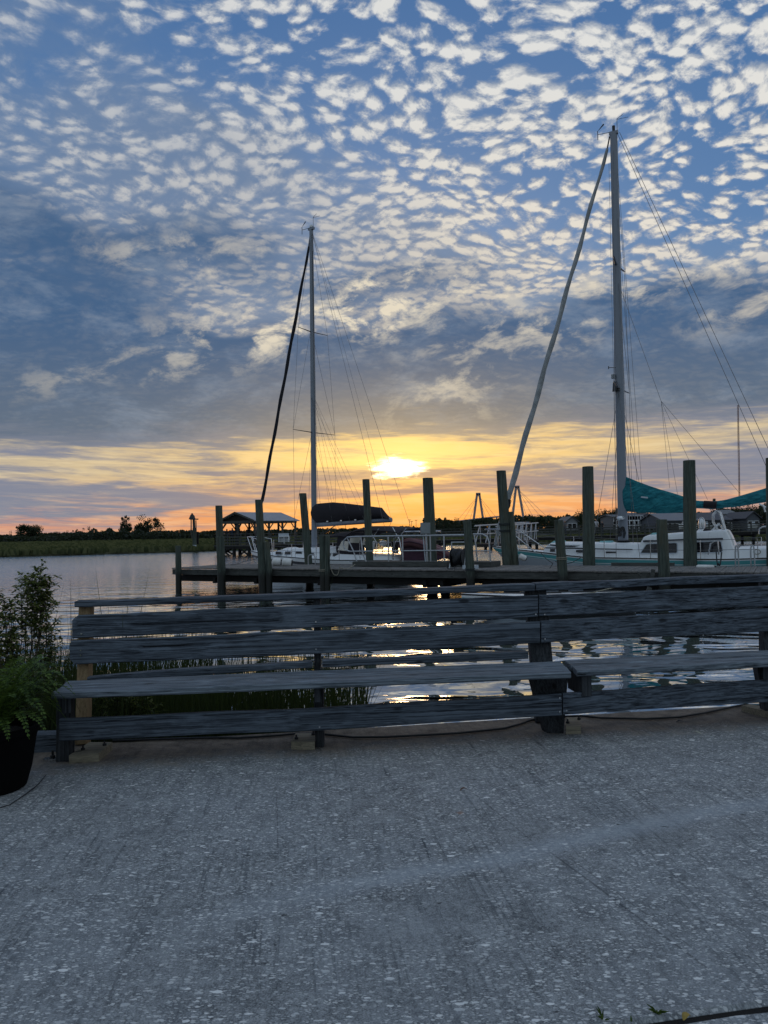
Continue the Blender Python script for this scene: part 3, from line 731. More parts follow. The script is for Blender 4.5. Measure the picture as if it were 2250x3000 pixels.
# electric cord on the ground
cordpx = [(330, 2170), (450, 2166), (550, 2163), (640, 2161), (696, 2162), (760, 2158), (817, 2154), (870, 2149), (947, 2151), (1034, 2160), (1130, 2159), (1251, 2153), (1340, 2148), (1400, 2142), (1477, 2134), (1520, 2122), (1554, 2110), (1620, 2100), (1702, 2097), (1759, 2103), (1887, 2106), (1989, 2101), (2066, 2088), (2143, 2071), (2184, 2064), (2230, 2070)]
m = MB(); m.tube([UZ(x, y, .012) for x, y in cordpx], .0085, 8); o = m.build('extension_cord', M_hose, org=UZ(330, 2170, 0), smooth=True)
tag(o, 'black cord snaking over the concrete beneath the bench', 'cord')
m = MB(); m.tube([UZ(x, y, .008) for x, y in ((-60, 2385), (30, 2357), (70, 2330), (110, 2300), (135, 2270))], .0028, 6); o = m.build('thin_cord', M_hose, org=UZ(30, 2357, 0), smooth=True)
tag(o, 'thin dark line curving round the foot of the black pot', 'cord')
# loose things on the pavement
def leafbit(px, py, c, l, w, label, rz):
    p = UZ(px, py, 0.004); m = MB(); d = Vector((math.cos(rz), math.sin(rz), 0)); s = Vector((-d.y, d.x, 0))
    pts = [p + d * (l * (t - .5)) + Vector((0, 0, .012 * math.sin(t * 3.1))) + s * (.15 * l * math.sin(t * 2.5)) for t in [i / 6 for i in range(7)]]
    m.tube(pts, [w * k for k in (.2, .7, 1, 1, .9, .6, .2)], 6, flat=.35); o = m.build('fallen_leaf', c, org=p, smooth=True); tag(o, label, 'leaf')
leafbit(2045, 2147, simple('dry_leaf_pale', (.50, .50, .40), .7), .08, .007, 'pale curled leaf lying alone on the concrete right of the bench', 1.9)
leafbit(1359, 2315, simple('dry_leaf_rust', (.12, .06, .035), .7), .05, .008, 'rust brown leaf on the concrete before the bench', .3)
leafbit(1992, 2115, M_black, .06, .012, 'dark dried leaf beneath the right run of the bench', .1)
leafbit(2014, 2984, simple('leaf_yellow', (.35, .24, .05), .7), .035, .010, 'yellow leaf caught at the pavement joint', .5)
# timber at the right edge and at the left behind the pot
m = MB(); m.prism([UZ(x, y, .05) for x, y in ((2172, 2066), (2200, 2063), (2400, 2105), (2400, 2122))], (0, 0, -.05)); o = m.build('timber_sleeper', M_new_x, org=UZ(2230, 2075, 0)); tag(o, 'pale timber lying on the pavement at the right edge', 'timber')
m = MB(); m.prism([UZ(x, y, .12) for x, y in ((60, 2156), (172, 2152), (172, 2139), (60, 2141))], (0, 0, -.12)); o = m.build('timber_block', M_bench, org=UZ(130, 2160, 0)); tag(o, 'grey timber block between the pot and the bench end', 'timber')
p = UZ(150, 2226, 0); m = MB(); m.box(p + Vector((0, 0, .006)), (.09, .06, .012), .2); o = m.build('anchor_plate', M_steel, org=p); tag(o, 'small bolted metal plate by the left bench leg', 'bracket')
m = MB(); m.lathe(p + Vector((.01, 0, .012)), [(.018, 0), (.018, .018), (.008, .02), (.008, .05), (.001, .05)], 6); m.build('bolt', M_black, o)

# ================================================================== plants
def frond(m, base, az, L, rise, droop, w=.07, n=26):
    """one fern frond: a bending rib with pinnae on both sides"""
    d = Vector((math.cos(az), math.sin(az), 0)); s = Vector((-d.y, d.x, 0)); pts = []
    for i in range(n + 1):
        t = i / n; pts.append(base + d * (L * (t ** .9) * .92) + Vector((0, 0, rise * math.sin(t * 1.7) - droop * t ** 2.3)))
    m.tube(pts[::2] if n % 2 == 0 else pts, [.003 * (1 - .7 * i / (len(pts[::2]) - 1)) for i in range(len(pts[::2]))], 4)
    for i in range(3, n):
        t = i / n; p = pts[i]; tan = (pts[i + 1] - pts[i - 1]).normalized(); up = s.cross(tan)
        wl = w * math.sin(min(1, t * 1.6 + .12) * 1.57) * (1 - t ** 3 * .9) * rr.uniform(.85, 1.1)
        for sg in (-1, 1):
            q = s * sg * .93 + tan * .35 - up * rr.uniform(-.05, .30); q.normalize(); hw = L / n * .55
            m.add([p, p + q * wl * .45 + tan * hw, p + q * wl + tan * hw * .3, p + q * wl * .5 - tan * hw * .8], [(0, 1, 2, 3)])
pc = Vector((-2.40, 4.66, 0))
pf = thing('potted_fern', 'green fern spilling over a tall black pot at the left edge', 'potted plant', pc)
m = MB(); m.lathe((0, 0, 0), [(.19, 0), (.205, .01), (.235, .12), (.262, .30), (.272, .335), (.29, .34), (.292, .375), (.27, .378), (.255, .34), (.25, .32)], 40)
m.build('pot', M_pot, pf, local=True, smooth=True)
m = MB(); m.lathe((0, 0, .31), [(.25, 0), (.2, .015), (.001, .03)], 20); m.build('soil', simple('potting_soil', (.015, .011, .008), .95, 0, .5, 50, .8), pf, local=True)
m = MB()
for i in range(130):
    a = rr.uniform(0, 6.283); k = rr.random(); frond(m, Vector((math.cos(a) * .09 * k, math.sin(a) * .09 * k, .34)), a + rr.uniform(-.3, .3), rr.uniform(.22, .50), rr.uniform(.18, .56), rr.uniform(.02, .30), rr.uniform(.045, .075), 24)
m.build('foliage', M_fern, pf, local=True)
def leaf(m, p, d, L, w, up=Vector((0, 0, 1))):
    d = d.normalized(); s = d.cross(up)
    if s.length < .1: s = Vector((1, 0, 0))
    s.normalize(); u = s.cross(d) * .12 * L
    m.add([p, p + d * L * .35 + s * w + u, p + d * L * .7 + s * w * .7 + u * .6, p + d * L - u, p + d * L * .7 - s * w * .7 + u * .6, p + d * L * .35 - s * w + u], [(0, 1, 2, 3, 4, 5)])
def shrub(name, label, stems, matl, lf=.035, dens=26, cat='shrub', head=.55, sr=.006):
    """stems: list of point lists; leaves in whorls over the upper part"""
    root = thing(name, label, cat, stems[0][0]); ms = MB(); ml = MB()
    for pts in stems:
        pts = [Vector(p) for p in pts]; ms.tube(pts, [sr * (1 - .6 * i / (len(pts) - 1)) for i in range(len(pts))], 6)
        L = sum((b_ - a).length for a, b_ in zip(pts, pts[1:])); k = int(dens * L / .5)
        for i in range(k):
            t = 1 - head * rr.random() ** 1.2; f = t * (len(pts) - 1); j = min(int(f), len(pts) - 2); p = pts[j].lerp(pts[j + 1], f - j)
            a = rr.uniform(0, 6.28); tw = Vector((math.cos(a), math.sin(a), rr.uniform(.0, .9))) * rr.uniform(.01, .11) * (1.3 - .6 * t); q = p + tw
            ms.tube([p, q], [.0018, .001], 4, caps=False)
            for _ in range(5):
                b_ = rr.uniform(0, 6.28); leaf(ml, q, Vector((math.cos(b_), math.sin(b_), rr.uniform(-.5, .8))), lf * rr.uniform(.6, 1.2), lf * .20)
    ms.build('stem', M_stem, root, smooth=True); ml.build('foliage', matl, root)
    return root
def stem(a, d1, b_, d2, bend=.03, low=None):
    p, q = U(a[0], a[1], d1), U(b_[0], b_[1], d2); r_ = []
    for i in range(7):
        t = i / 6; r_.append(p.lerp(q, t) + Vector((bend * math.sin(t * 3.1) * rr.uniform(.6, 1.4), 0, 0)))
    return r_
shrub('leafy_shrub', 'tall leggy shrub with tufted leaves behind the fern, its top spray highest', [stem((50, 2120), 5.9, (118, 1668), 5.9), stem((58, 2120), 5.9, (140, 1705), 5.95, .02), stem((62, 2120), 5.95, (95, 1690), 5.8), stem((65, 2120), 5.95, (128, 1735), 5.9), stem((55, 2120), 5.95, (75, 1700), 5.95)], M_shrub, .050, 26, head=.36)
shrub('leafy_shrub', 'leafy shrub cut by the left edge above the fern', [stem((10, 2120), 5.7, (12, 1760), 5.7), stem((-10, 2120), 5.7, (-30, 1740), 5.7), stem((30, 2120), 5.75, (62, 1748), 5.8), stem((-30, 2120), 5.7, (35, 1790), 5.7), stem((0, 2120), 5.6, (-15, 1830), 5.6), stem((20, 2120), 5.7, (30, 1860), 5.7)], M_shrub, .052, 28, head=.6)
shrub('leafy_shrub', 'low leafy shrub between the tall shrub and the bench end', [stem((90, 2120), 6.0, (138, 1785), 6.05), stem((100, 2120), 6.0, (150, 1830), 6.05), stem((95, 2120), 6.0, (112, 1850), 6.0)], M_shrub, .046, 26, head=.48)
for (x, yt, lb) in ((290, 2030, 'small leafy plant behind the left bench leg'), (352, 2022, 'fullest leafy plant growing under the bench seat'), (392, 2040, 'leafy sprout right of the fullest plant under the bench'), (445, 2062, 'smallest leafy sprout under the bench')):
    k = 1.0 if x != 352 else 1.3
    shrub('leafy_plant', lb, [stem((x + dx * .3, 2190), 6.0, (x + dx, yt + abs(dx) * .4), 6.0, .01) for dx in ([-26, -10, 8, 24] if x != 445 else [-6, 8])], M_shrub, .055 * k, 16, 'plant', .8, .004)
# low mud bank with reeds left of and behind the bench
m = MB(); rows = []
for i in range(40):
    x = -9 + i * .25; y0 = edge(x) + .02; wv_ = 2.2 if x < -1.6 else max(.15, 2.2 - (x + 1.6) * 1.6)
    rows.append([Vector((x, y0, -.16 - .02 * math.sin(i))), Vector((x, y0 + wv_ * .4, -.26 - .03 * math.sin(i * 1.7))), Vector((x, y0 + wv_, WZ - .06))])
m.loft(rows); tag(m.build('mud_bank', simple('mud', (.022, .018, .014), .7, 0, .4, 5, .8), smooth=True), kind='structure')
m = MB(); r2 = random.Random(77)
def reed(x, y, h, w, lean, az, z0=WZ - .05):
    d = Vector((math.cos(az), math.sin(az), 0)); s = Vector((-d.y, d.x, 0)); s = Vector((1, 0, 0)) * .8 + s * .3
    pts = [Vector((x, y, z0)) + d * lean * t ** 2 + Vector((0, 0, h * t)) for t in (0, .35, .7, 1)]; ws = [w, w * .95, w * .6, w * .08]
    vs = []
    for p, k in zip(pts, ws): vs += [p - s * k, p + s * k]
    m.add(vs, [(0, 1, 3, 2), (2, 3, 5, 4), (4, 5, 7, 6)])
for i in range(8200):
    x = -4.4 + 4.2 * r2.random() ** 1.15
    dens = 1.0 if x < -1.7 else max(0, 1 - (x + 1.7) / 1.75)
    if r2.random() > dens ** .7: continue
    y = edge(x) + .15 + r2.random() ** 1.1 * (2.6 if x < -1.8 else 2.2)
    h = r2.gauss(.86, .15) * (1.0 if x < -1.8 else .86)
    if r2.random() < .035: h *= 1.45
    reed(x, y, max(.3, h), r2.uniform(.0035, .0065), r2.uniform(.02, .28), r2.uniform(0, 6.28))
tag(m.build('marsh_reeds', M_reed), kind='stuff', label='dark green reeds standing in the water behind the bench', cat='reeds')
# tufts in the pavement joint
for (x, y, n, lb) in ((1925, 2978, 14, 'small grass tuft in the pavement joint, the taller one'), (1765, 2995, 10, 'small grass tuft at the bottom edge of the pavement joint'), (1850, 2999, 5, 'tiny weed between the two joint tufts')):
    p = UZ(x, y, -.01); m = MB(); k = 1.0 if n != 5 else .5
    for i in range(n):
        a = rr.uniform(0, 6.28); leaf(m, p, Vector((math.cos(a), math.sin(a), rr.uniform(.4, 2.2))), rr.uniform(.022, .048) * k, .003)
    tag(m.build('grass_tuft', M_fern, org=p), lb, 'grass', 'weeds in the pavement joint')

# ================================================================== the floating-boat dock
DO = Vector((0.0, 24.8, 0)); DA = math.atan2(-.52, 1); DD = Vector((math.cos(DA), math.sin(DA), 0)); DN = Vector((-DD.y, DD.x, 0))
DZ = 0.30; DW = 3.15
def dk(s, n, z): return DO + DD * s + DN * n + Vector((0, 0, z))
def dock_hit(px, n=0.0):
    """along-dock position of the sight column px, on the line n behind the front edge"""
    k = (px - 1125) / F; o = DO + DN * n            # (o.x + DDx s) = k (o.y + DDy s)
    return (k * o.y - o.x) / (DD.x - k * DD.y)
SL, SR = dock_hit(513), dock_hit(2420)
dock = thing('wooden_dock', 'long low grey plank dock running across the water in front of both sailboats', 'dock', dk(0, 0, 0), DA)
m = MB(); s = SL - .15; r3 = random.Random(3)
while s < SR:
    w = .138; z = DZ + r3.uniform(-.004, .006); a, b_ = -.06 + r3.uniform(-.02, .03), DW + r3.uniform(-.02, .03)
    m.box((0, 0, 0), (1, 1, 1), M=Matrix.Translation(dk(s + w / 2, (a + b_) / 2, z - .02)) @ Matrix.Rotation(DA + r3.uniform(-.004, .004), 4, 'Z') @ Matrix.Diagonal((w - .010, b_ - a, .04, 1))); s += w
m.build('deck_planks', M_deck, dock)
def dbeam(name, s0, s1, n, z, w, h, matl=M_dockx):
    return MB().beam(dk(s0, n, z), dk(s1, n, z), w, h, (0, 0, 1), .004).build(name, matl, dock)
cuts = [SL - .15, dock_hit(700), dock_hit(1000), dock_hit(1395), dock_hit(1635), dock_hit(1900), SR]
for a, b_ in zip(cuts, cuts[1:]):
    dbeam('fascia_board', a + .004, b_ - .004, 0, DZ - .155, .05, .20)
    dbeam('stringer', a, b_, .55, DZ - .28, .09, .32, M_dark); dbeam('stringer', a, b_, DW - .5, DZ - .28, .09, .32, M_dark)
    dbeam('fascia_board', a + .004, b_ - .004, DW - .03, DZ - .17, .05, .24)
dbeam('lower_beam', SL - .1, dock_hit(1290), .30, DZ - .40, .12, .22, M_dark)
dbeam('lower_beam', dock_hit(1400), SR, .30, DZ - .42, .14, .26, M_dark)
dbeam('kerb_timber', dock_hit(1725), dock_hit(1930), DW - .12, DZ + .055, .12, .10)
for px in (640, 760, 945, 1250, 1300, 1500, 1635, 1900, 2100):
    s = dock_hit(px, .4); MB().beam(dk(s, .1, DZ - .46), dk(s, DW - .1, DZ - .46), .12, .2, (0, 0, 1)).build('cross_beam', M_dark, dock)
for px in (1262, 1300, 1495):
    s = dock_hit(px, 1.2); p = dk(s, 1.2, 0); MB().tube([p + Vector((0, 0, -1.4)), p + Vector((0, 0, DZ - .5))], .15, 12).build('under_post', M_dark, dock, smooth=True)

# ---- pilings: px at top, y of the top, px at deck level, width px, in front (F) or behind (B) the dock
def piling(label, xt, yt, xb, w, side, n=None, second=None, ropes=(), cat='piling', lumps=True):
    n = n if n is not None else (-.26 if side == 'F' else DW + .24)
    s = dock_hit(xb, n); base = dk(s, n, 0); Y = base.y
    top = U(xt, yt, Y); deck = Vector((base.x, base.y, DZ)); r = w / F * Y / 2 * .97
    d = (top - deck); low = deck - d * ((deck.z + 2.0) / max(.3, d.z)); low.x = deck.x - d.x * .5
    root = thing('dock_piling', label, cat, (deck.x, deck.y, WZ), 0, 'round timber pilings along the dock')
    m = MB(); pts, rs = [], []; k = 12; rp = random.Random(int(xt))
    for i in range(k + 1):
        t = i / k; pts.append(low.lerp(deck, t / .45) if t < .45 else deck.lerp(top, (t - .45) / .55)); rs.append(r * (1.12 - .14 * t) * rp.uniform(.975, 1.025))
    pts += [top + Vector((0, 0, .0)), top + Vector((0, 0, .012))]; rs += [r * .99, r * .90]
    m.tube(pts, rs, 22); m.build('post', M_pile, root, smooth=True, angle=45)
    if second:                       # a shorter post strapped beside it
        dx, yt2, w2 = second; t2 = U(xt + dx, yt2, Y - .05); r2_ = w2 / F * Y / 2; b2 = U(xb + dx, 1700, Y - .05)
        MB().tube([Vector((b2.x, Y - .05, -1.9)), Vector((b2.x, Y - .05, DZ)), t2, t2 + Vector((0, 0, .01))], [r2_ * 1.05, r2_ * 1.03, r2_, r2_ * .85], 16).build('sister_post', M_pile, root, smooth=True, angle=45)
    for z, rr_, col in ropes:
        m = MB(); pp = []
        for i in range(41):
            a = i / 40 * 6.283 * 2.5; f = (z - DZ) / max(.1, top.z - DZ); c = deck.lerp(top, f)
            pp.append(Vector((c.x + math.cos(a) * (r + .012) * rr_, c.y + math.sin(a) * (r + .012) * rr_, z + i * .0022 + .01 * math.sin(a * .7))))
        m.tube(pp, .013, 6); m.build('rope_wrap', col, root, smooth=True)
    return root
piling('short piling at the far left end of the dock', 522, 1600, 521, 17, 'F')
piling('second piling from the left dock end, split and spliced at half height', 641, 1482, 645, 21, 'F', second=(4, 1572, 24), ropes=((.30, 1.15, M_rope),))
piling('third piling from the left, standing under the dark furled sail', 758, 1465, 766, 23, 'F', second=(22, 1588, 19))
piling('leaning piling just left of the first mast', 887, 1446, 902, 22, 'B', DW + .1)
piling('short twin piling with mooring rope right of the first mast', 943, 1569, 943, 17, 'F', second=(16, 1569, 16), ropes=((.22, 1.25, M_rope),))
piling('slim tall piling in front of the dark sail cover', 1072, 1405, 1081, 22, 'B', DW + .1)
piling('thick tall piling right below the sun', 1253, 1401, 1262, 32, 'B')
piling('short piling beside the hose reel', 1369, 1527, 1374, 25, 'F', ropes=((.28, 1.05, M_ropedark),))
piling('tall piling under the end of the pale furled sail, bound with rope', 1468, 1380, 1484, 30, 'B', second=(27, 1500, 20), ropes=((1.65, 1.1, M_ropedark), (1.42, 1.1, M_ropedark)))
piling('short piling left of the widest tall one, pale rope round it', 1636, 1525, 1644, 28, 'F', ropes=((.62, 1.05, M_rope),))
piling('widest tall piling left of the second mast', 1722, 1368, 1722, 34, 'B')
piling('short dark piling in front of the pilothouse boat cabin', 1938, 1523, 1941, 32, 'F')
piling('tallest piling in front of the teal sail cover', 2019, 1350, 2018, 36, 'B')
piling('tall piling cut by the right edge of the photo', 2263, 1342, 2262, 38, 'B')
# mooring lines hanging at the short twin piling and elsewhere
def rope(label, pts, r=.012, matl=M_rope, sag=0.0, n=14, name='mooring_line'):
    pts = [Vector(p) for p in pts]; out = []
    for a, b_ in zip(pts, pts[1:]):
        for i in range(n): t = i / n; out.append(a.lerp(b_, t) - Vector((0, 0, sag * math.sin(t * math.pi))))
    out.append(pts[-1]); o = MB().tube(out, r, 6).build(name, matl, org=pts[0], smooth=True); return tag(o, label, 'rope', 'mooring lines')
Yp = dk(dock_hit(950), -.35, 0).y
rope('pale rope loop hanging down from the short twin piling', [U(966, 1655, Yp), U(984, 1685, Yp), U(995, 1662, Yp), U(1040, 1653, Yp + .4)], .014, sag=.10)
rope('thin dark line from the dock end across to the third piling', [U(676, 1655, 30.2), U(720, 1643, 32), U(757, 1634, 34)], .01, M_ropedark, .03)
rope('pale line tied low on the short piling by the hose reel', [U(1362, 1665, Yp - 1.4), U(1372, 1690, Yp - 1.5), U(1388, 1672, Yp - 1.4), U(1440, 1655, Yp)], .012, sag=.05)
rope('dark line from the teal boat bow down across the dock', [U(1583, 1617, 26.5), U(1620, 1650, 23.8), U(1580, 1702, 22.8)], .012, M_ropedark, .05)
rope('line from the teal boat to the short piling wearing pale rope', [U(1700, 1634, 25.4), U(1627, 1645, 22.9)], .012, M_ropedark, .12)
rope('coiled line hanging from the teal boat stern rail', [U(2098, 1615, 22.6), U(2104, 1650, 22.4), U(2114, 1618, 22.6)], .02, M_ropedark, .2)
rope('pale straight line slanting behind the bench top rail', [U(1590, 1750, 12), U(1734, 1737, 12.2), U(1860, 1706, 12.6)], .010)

# ---- landing platform with tube railing, power box, hose reel
pn = 1.5
pa, pb = dock_hit(1030, pn), dock_hit(1437, pn)
plat = thing('landing_platform', 'low timber landing on the dock edged by a grey tube railing', 'platform', dk(pa, pn, DZ), DA)
MB().beam(dk(pa, pn + .45, DZ + .10), dk(pb, pn + .45, DZ + .10), .9, .17, (0, 0, 1), .005).build('platform_deck', M_dockx, plat)
rn = pn + .06
def rp_(px, z): return dk(dock_hit(px, rn), rn, z)
ZT, ZM, ZB = 1.36, .84, DZ + .18
m = MB(); pts = [rp_(1022, ZM), rp_(1010, ZM + .06), rp_(1004, ZM + .22), rp_(1006, ZT - .14), rp_(1016, ZT - .02), rp_(1040, ZT)] + [rp_(x, ZT + .0) for x in (1100, 1200, 1300, 1372)]
m.tube(pts, .028, 8); m.build('top_rail', M_alu, plat, smooth=True)
MB().tube([rp_(1022, ZM), rp_(1372, ZM + .02)], .022, 8).build('mid_rail', M_alu, plat, smooth=True)
MB().tube([rp_(1016, ZT - .05), rp_(1034, ZM), rp_(1046, DZ + .05)], .024, 8).build('handrail_post', M_alu, plat, smooth=True)
MB().tube([rp_(1056, ZT - .03), rp_(1060, ZM - .05), rp_(1074, DZ + .05)], .024, 8).build('handrail_post', M_alu, plat, smooth=True)
MB().tube([rp_(1022, ZM - .35), rp_(1060, ZM - .42)], .018, 8).build('step_rail', M_alu, plat, smooth=True)
for px in (1136, 1178, 1259, 1299): MB().tube([rp_(px, ZB), rp_(px, ZT)], .024, 8).build('post', M_alu, plat, smooth=True)
r_end = thing('metal_railing', 'short looped tube railing right of the short piling', 'railing', dk(dock_hit(1400, rn), rn, DZ + .18))
MB().tube([rp_(1385, ZT + .02), rp_(1412, ZT + .02), rp_(1426, ZT - .07), rp_(1431, ZT - .25), rp_(1434, ZB)], .026, 8).build('loop', M_alu, r_end, smooth=True)
MB().tube([rp_(1388, ZT), rp_(1392, ZT - .35), rp_(1396, ZB)], .024, 8).build('post', M_alu, r_end, smooth=True); MB().tube([rp_(1385, ZM), rp_(1433, ZM)], .02, 8).build('mid_rail', M_alu, r_end, smooth=True)
Yb = rp_(1246, 1).y + .15
eb = thing('power_box', 'grey electrical cabinet on a pole against the thick middle piling', 'electrical box', (U(1248, 1560, Yb).x, Yb, DZ))
c = U(1246, 1547, Yb); m = MB(); m.beam(c + Vector((0, 0, -.19)), c + Vector((0, 0, .18)), .33, .16, (0, 1, 0), .012); m.build('cabinet', M_greybox, eb)
MB().beam(c + Vector((-.01, -.085, -.16)), c + Vector((-.01, -.085, .15)), .27, .012, (0, 1, 0), .004).build('cabinet_door', M_greybox, eb)
MB().tube([Vector((c.x + .02, c.y, c.z - .19)), Vector((c.x + .05, c.y, DZ))], .035, 8).build('pole', M_alu, eb, smooth=True)
MB().tube([Vector((c.x - .08, c.y, c.z - .19)), Vector((c.x - .05, c.y - .03, .9)), Vector((c.x + .0, c.y, DZ))], .018, 8).build('conduit', M_gelgrey, eb, smooth=True)
hs, hn = dock_hit(1342, .55), .55
hr = thing('hose_reel', 'free-standing reel of black hose beside the short piling', 'hose reel', dk(hs, hn, DZ), DA)
L = lambda a, b_, c_: dk(hs + a, hn + b_, DZ + c_)
m = MB()
for sx in (-.24, .24): m.tube([L(sx, -.22, 0), L(sx, 0, .60), L(sx, .22, 0)], .018, 8)
for z_ in (.60, .84): m.tube([L(-.24, 0, z_), L(.24, 0, z_)], .018, 8)
m.tube([L(-.24, 0, .6), L(-.24, 0, .86)], .018, 8); m.tube([L(.24, 0, .6), L(.24, 0, .86)], .018, 8)
m.build('frame', M_alu, hr, smooth=True)
m = MB(); pts = []
for i in range(260):
    a = i / 260 * 6.283 * 13; ring = i / 260 * 2; ax = -.15 + .3 * abs((ring % 2) - 1); rad = .24 + .03 * math.sin(i * .9) - .03 * (ring // 1)
    pts.append(L(ax, math.cos(a) * rad, .36 + math.sin(a) * rad))
m.tube(pts, .028, 6); m.build('hose_coil', M_hose, hr, smooth=True)
m = MB()
for sx in (-.2, .2): m.tube([L(sx - .012, 0, .36), L(sx + .012, 0, .36)], .30, 24)
m.build('reel_flange', M_black, hr)
MB().tube([L(-.2, 0, .1), L(-.34, -.05, .35), L(-.36, -.1, .05), L(-.30, -.2, .01), L(-.1, -.3, .015)], .022, 8).build('hose_tail', M_hose, hr, smooth=True)
m = MB(); m.box((0, 0, 0), (1, 1, 1), M=Matrix.Translation(L(.42, -.1, .07)) @ Matrix.Rotation(DA, 4, 'Z') @ Matrix.Diagonal((.42, .3, .12, 1))); o = m.build('dock_box', M_gelgrey, org=L(.42, -.1, 0)); tag(o, 'low white box on the dock right of the hose reel', 'box')
# ladder hoops standing on the dock
def hoop(px, w, h, n, label, yb=None):
    a, b_ = dock_hit(px - w / 2, n), dock_hit(px + w / 2, n); P = lambda t, z: dk(a + (b_ - a) * t, n, DZ + z)
    k = [(0, 0), (0, h * .7), (.06, h * .88), (.25, h * .98), (.5, h), (.75, h * .98), (.94, h * .88), (1, h * .7), (1, 0)]
    r_ = thing('dock_ladder', label, 'ladder', dk((a + b_) / 2, n, DZ), DA, 'ladder grab hoops')
    MB().tube([P(t, z) for t, z in k], .022, 8).build('grab_rail', M_alu, r_, smooth=True)
    MB().tube([P(0, .02) + Vector((0, 0, -.05)), P(1, .02) + Vector((0, 0, -.05))], .02, 8).build('rung', M_alu, r_, smooth=True)
hoop(911, 20, .38, DW - .25, 'bright ladder hoop on the dock by the white fenders')
hoop(2155, 9, .62, DW - .1, 'left of the two tall ladder hoops by the teal boat stern'); hoop(2201, 11, .62, DW - .1, 'right of the two tall ladder hoops by the teal boat stern')
# fenders lying at the dock edge
def fender(a, b_, r, label, Y, cap=True):
    p, q = U(*a, Y), U(*b_, Y); d = (q - p); m = MB(); root = thing('boat_fender', label, 'fender', p, 0, 'white boat fenders')
    m.tube([p + d * t for t in (0, .04, .12, .5, .88, .96, 1)], [r * k for k in (.35, .75, 1, 1.03, 1, .75, .35)], 18); m.build('body', M_fender, root, smooth=True)
    if cap: MB().tube([q - d * .08, q + d * .03, q + d * .07], [r * .85, r * .62, r * .2], 14).build('end_cap', M_black, root, smooth=True)
    return root
fender((797, 1645), (825, 1647), .15, 'left white fender lying by the short third piling', 29.0); fender((826, 1646), (856, 1649), .15, 'right white fender of the pair by the bright ladder hoop', 28.7)
fender((1521, 1628), (1541, 1638), .10, 'white fender hanging on the teal boat bow', 26.2); fender((2040, 1660), (2094, 1661), .06, 'thin white fender lying on the dock by the tallest piling', 22.6)
# timber off-cuts leaning at the front edge of the dock
def plank(a, b_, Y, w, t, label, matl=M_dockx, Y2=None):
    p, q = U(*a, Y), U(*b_, Y2 or Y); o = MB().beam(p, q, w, t, (0, 1, 0), .004).build('loose_plank', matl, org=p); return tag(o, label, 'plank', 'timber pieces at the dock edge')
plank((1914, 1668), (1908, 1702), 20.35, .10, .05, 'short grey plank leaning left of the short dark piling'); plank((1869, 1676), (1884, 1700), 20.4, .05, .04, 'thin slanted grey piece left of the rounded block')
plank((1890, 1677), (1890, 1703), 20.45, .17, .05, 'stubby grey block between two slanted planks'); plank((1904, 1720), (1896, 1742), 16.5, .09, .05, 'slanted grey plank seen just over the bench backrest')
m = MB(); p = UZ(2100, 1722, -.2); m.tube([p + Vector((-.2, 0, -.3)), p + Vector((-.12, 0, .0)), p + Vector((0, 0, .05)), p + Vector((.12, 0, 0)), p + Vector((.2, 0, -.3))], [.1, .13, .14, .13, .1], 10); o = m.build('dock_float', M_gelgrey, org=p, smooth=True); tag(o, 'small pale rounded float behind the right run of the bench', 'float')

# ---- gangway up to the far pier
gw = thing('gangway', 'aluminium gangway with slanted rail struts rising away from the landing', 'gangway', U(1400, 1600, 29.5))
def gside(dx, nm):
    A, B = U(1392 + dx, 1594, 29.5 + dx * .02), U(1540 + dx * .6, 1578, 46); At, Bt = A + Vector((0, 0, .70)), B + Vector((0, 0, .95))
    m = MB(); m.tube([At, Bt], .030, 8); m.tube([A + (At - A) * .5, B + (Bt - B) * .5], .022, 8); k = 14
    for i in range(k):
        a = A.lerp(B, i / k); b_ = At.lerp(Bt, (i + (.0 if i % 2 else .9)) / k); m.tube([a, b_], .02, 6)
    m.build('rail_truss', M_alu, gw, smooth=True); return A, B
A1, B1 = gside(0, 'a'); A2, B2 = gside(62, 'b')
MB().add([A1, A2, B2, B1, A1 - Vector((0, 0, .12)), A2 - Vector((0, 0, .12)), B2 - Vector((0, 0, .12)), B1 - Vector((0, 0, .12))], [(0, 1, 2, 3), (7, 6, 5, 4), (0, 4, 5, 1), (1, 5, 6, 2), (2, 6, 7, 3), (3, 7, 4, 0)]).build('walkway', M_dark, gw)

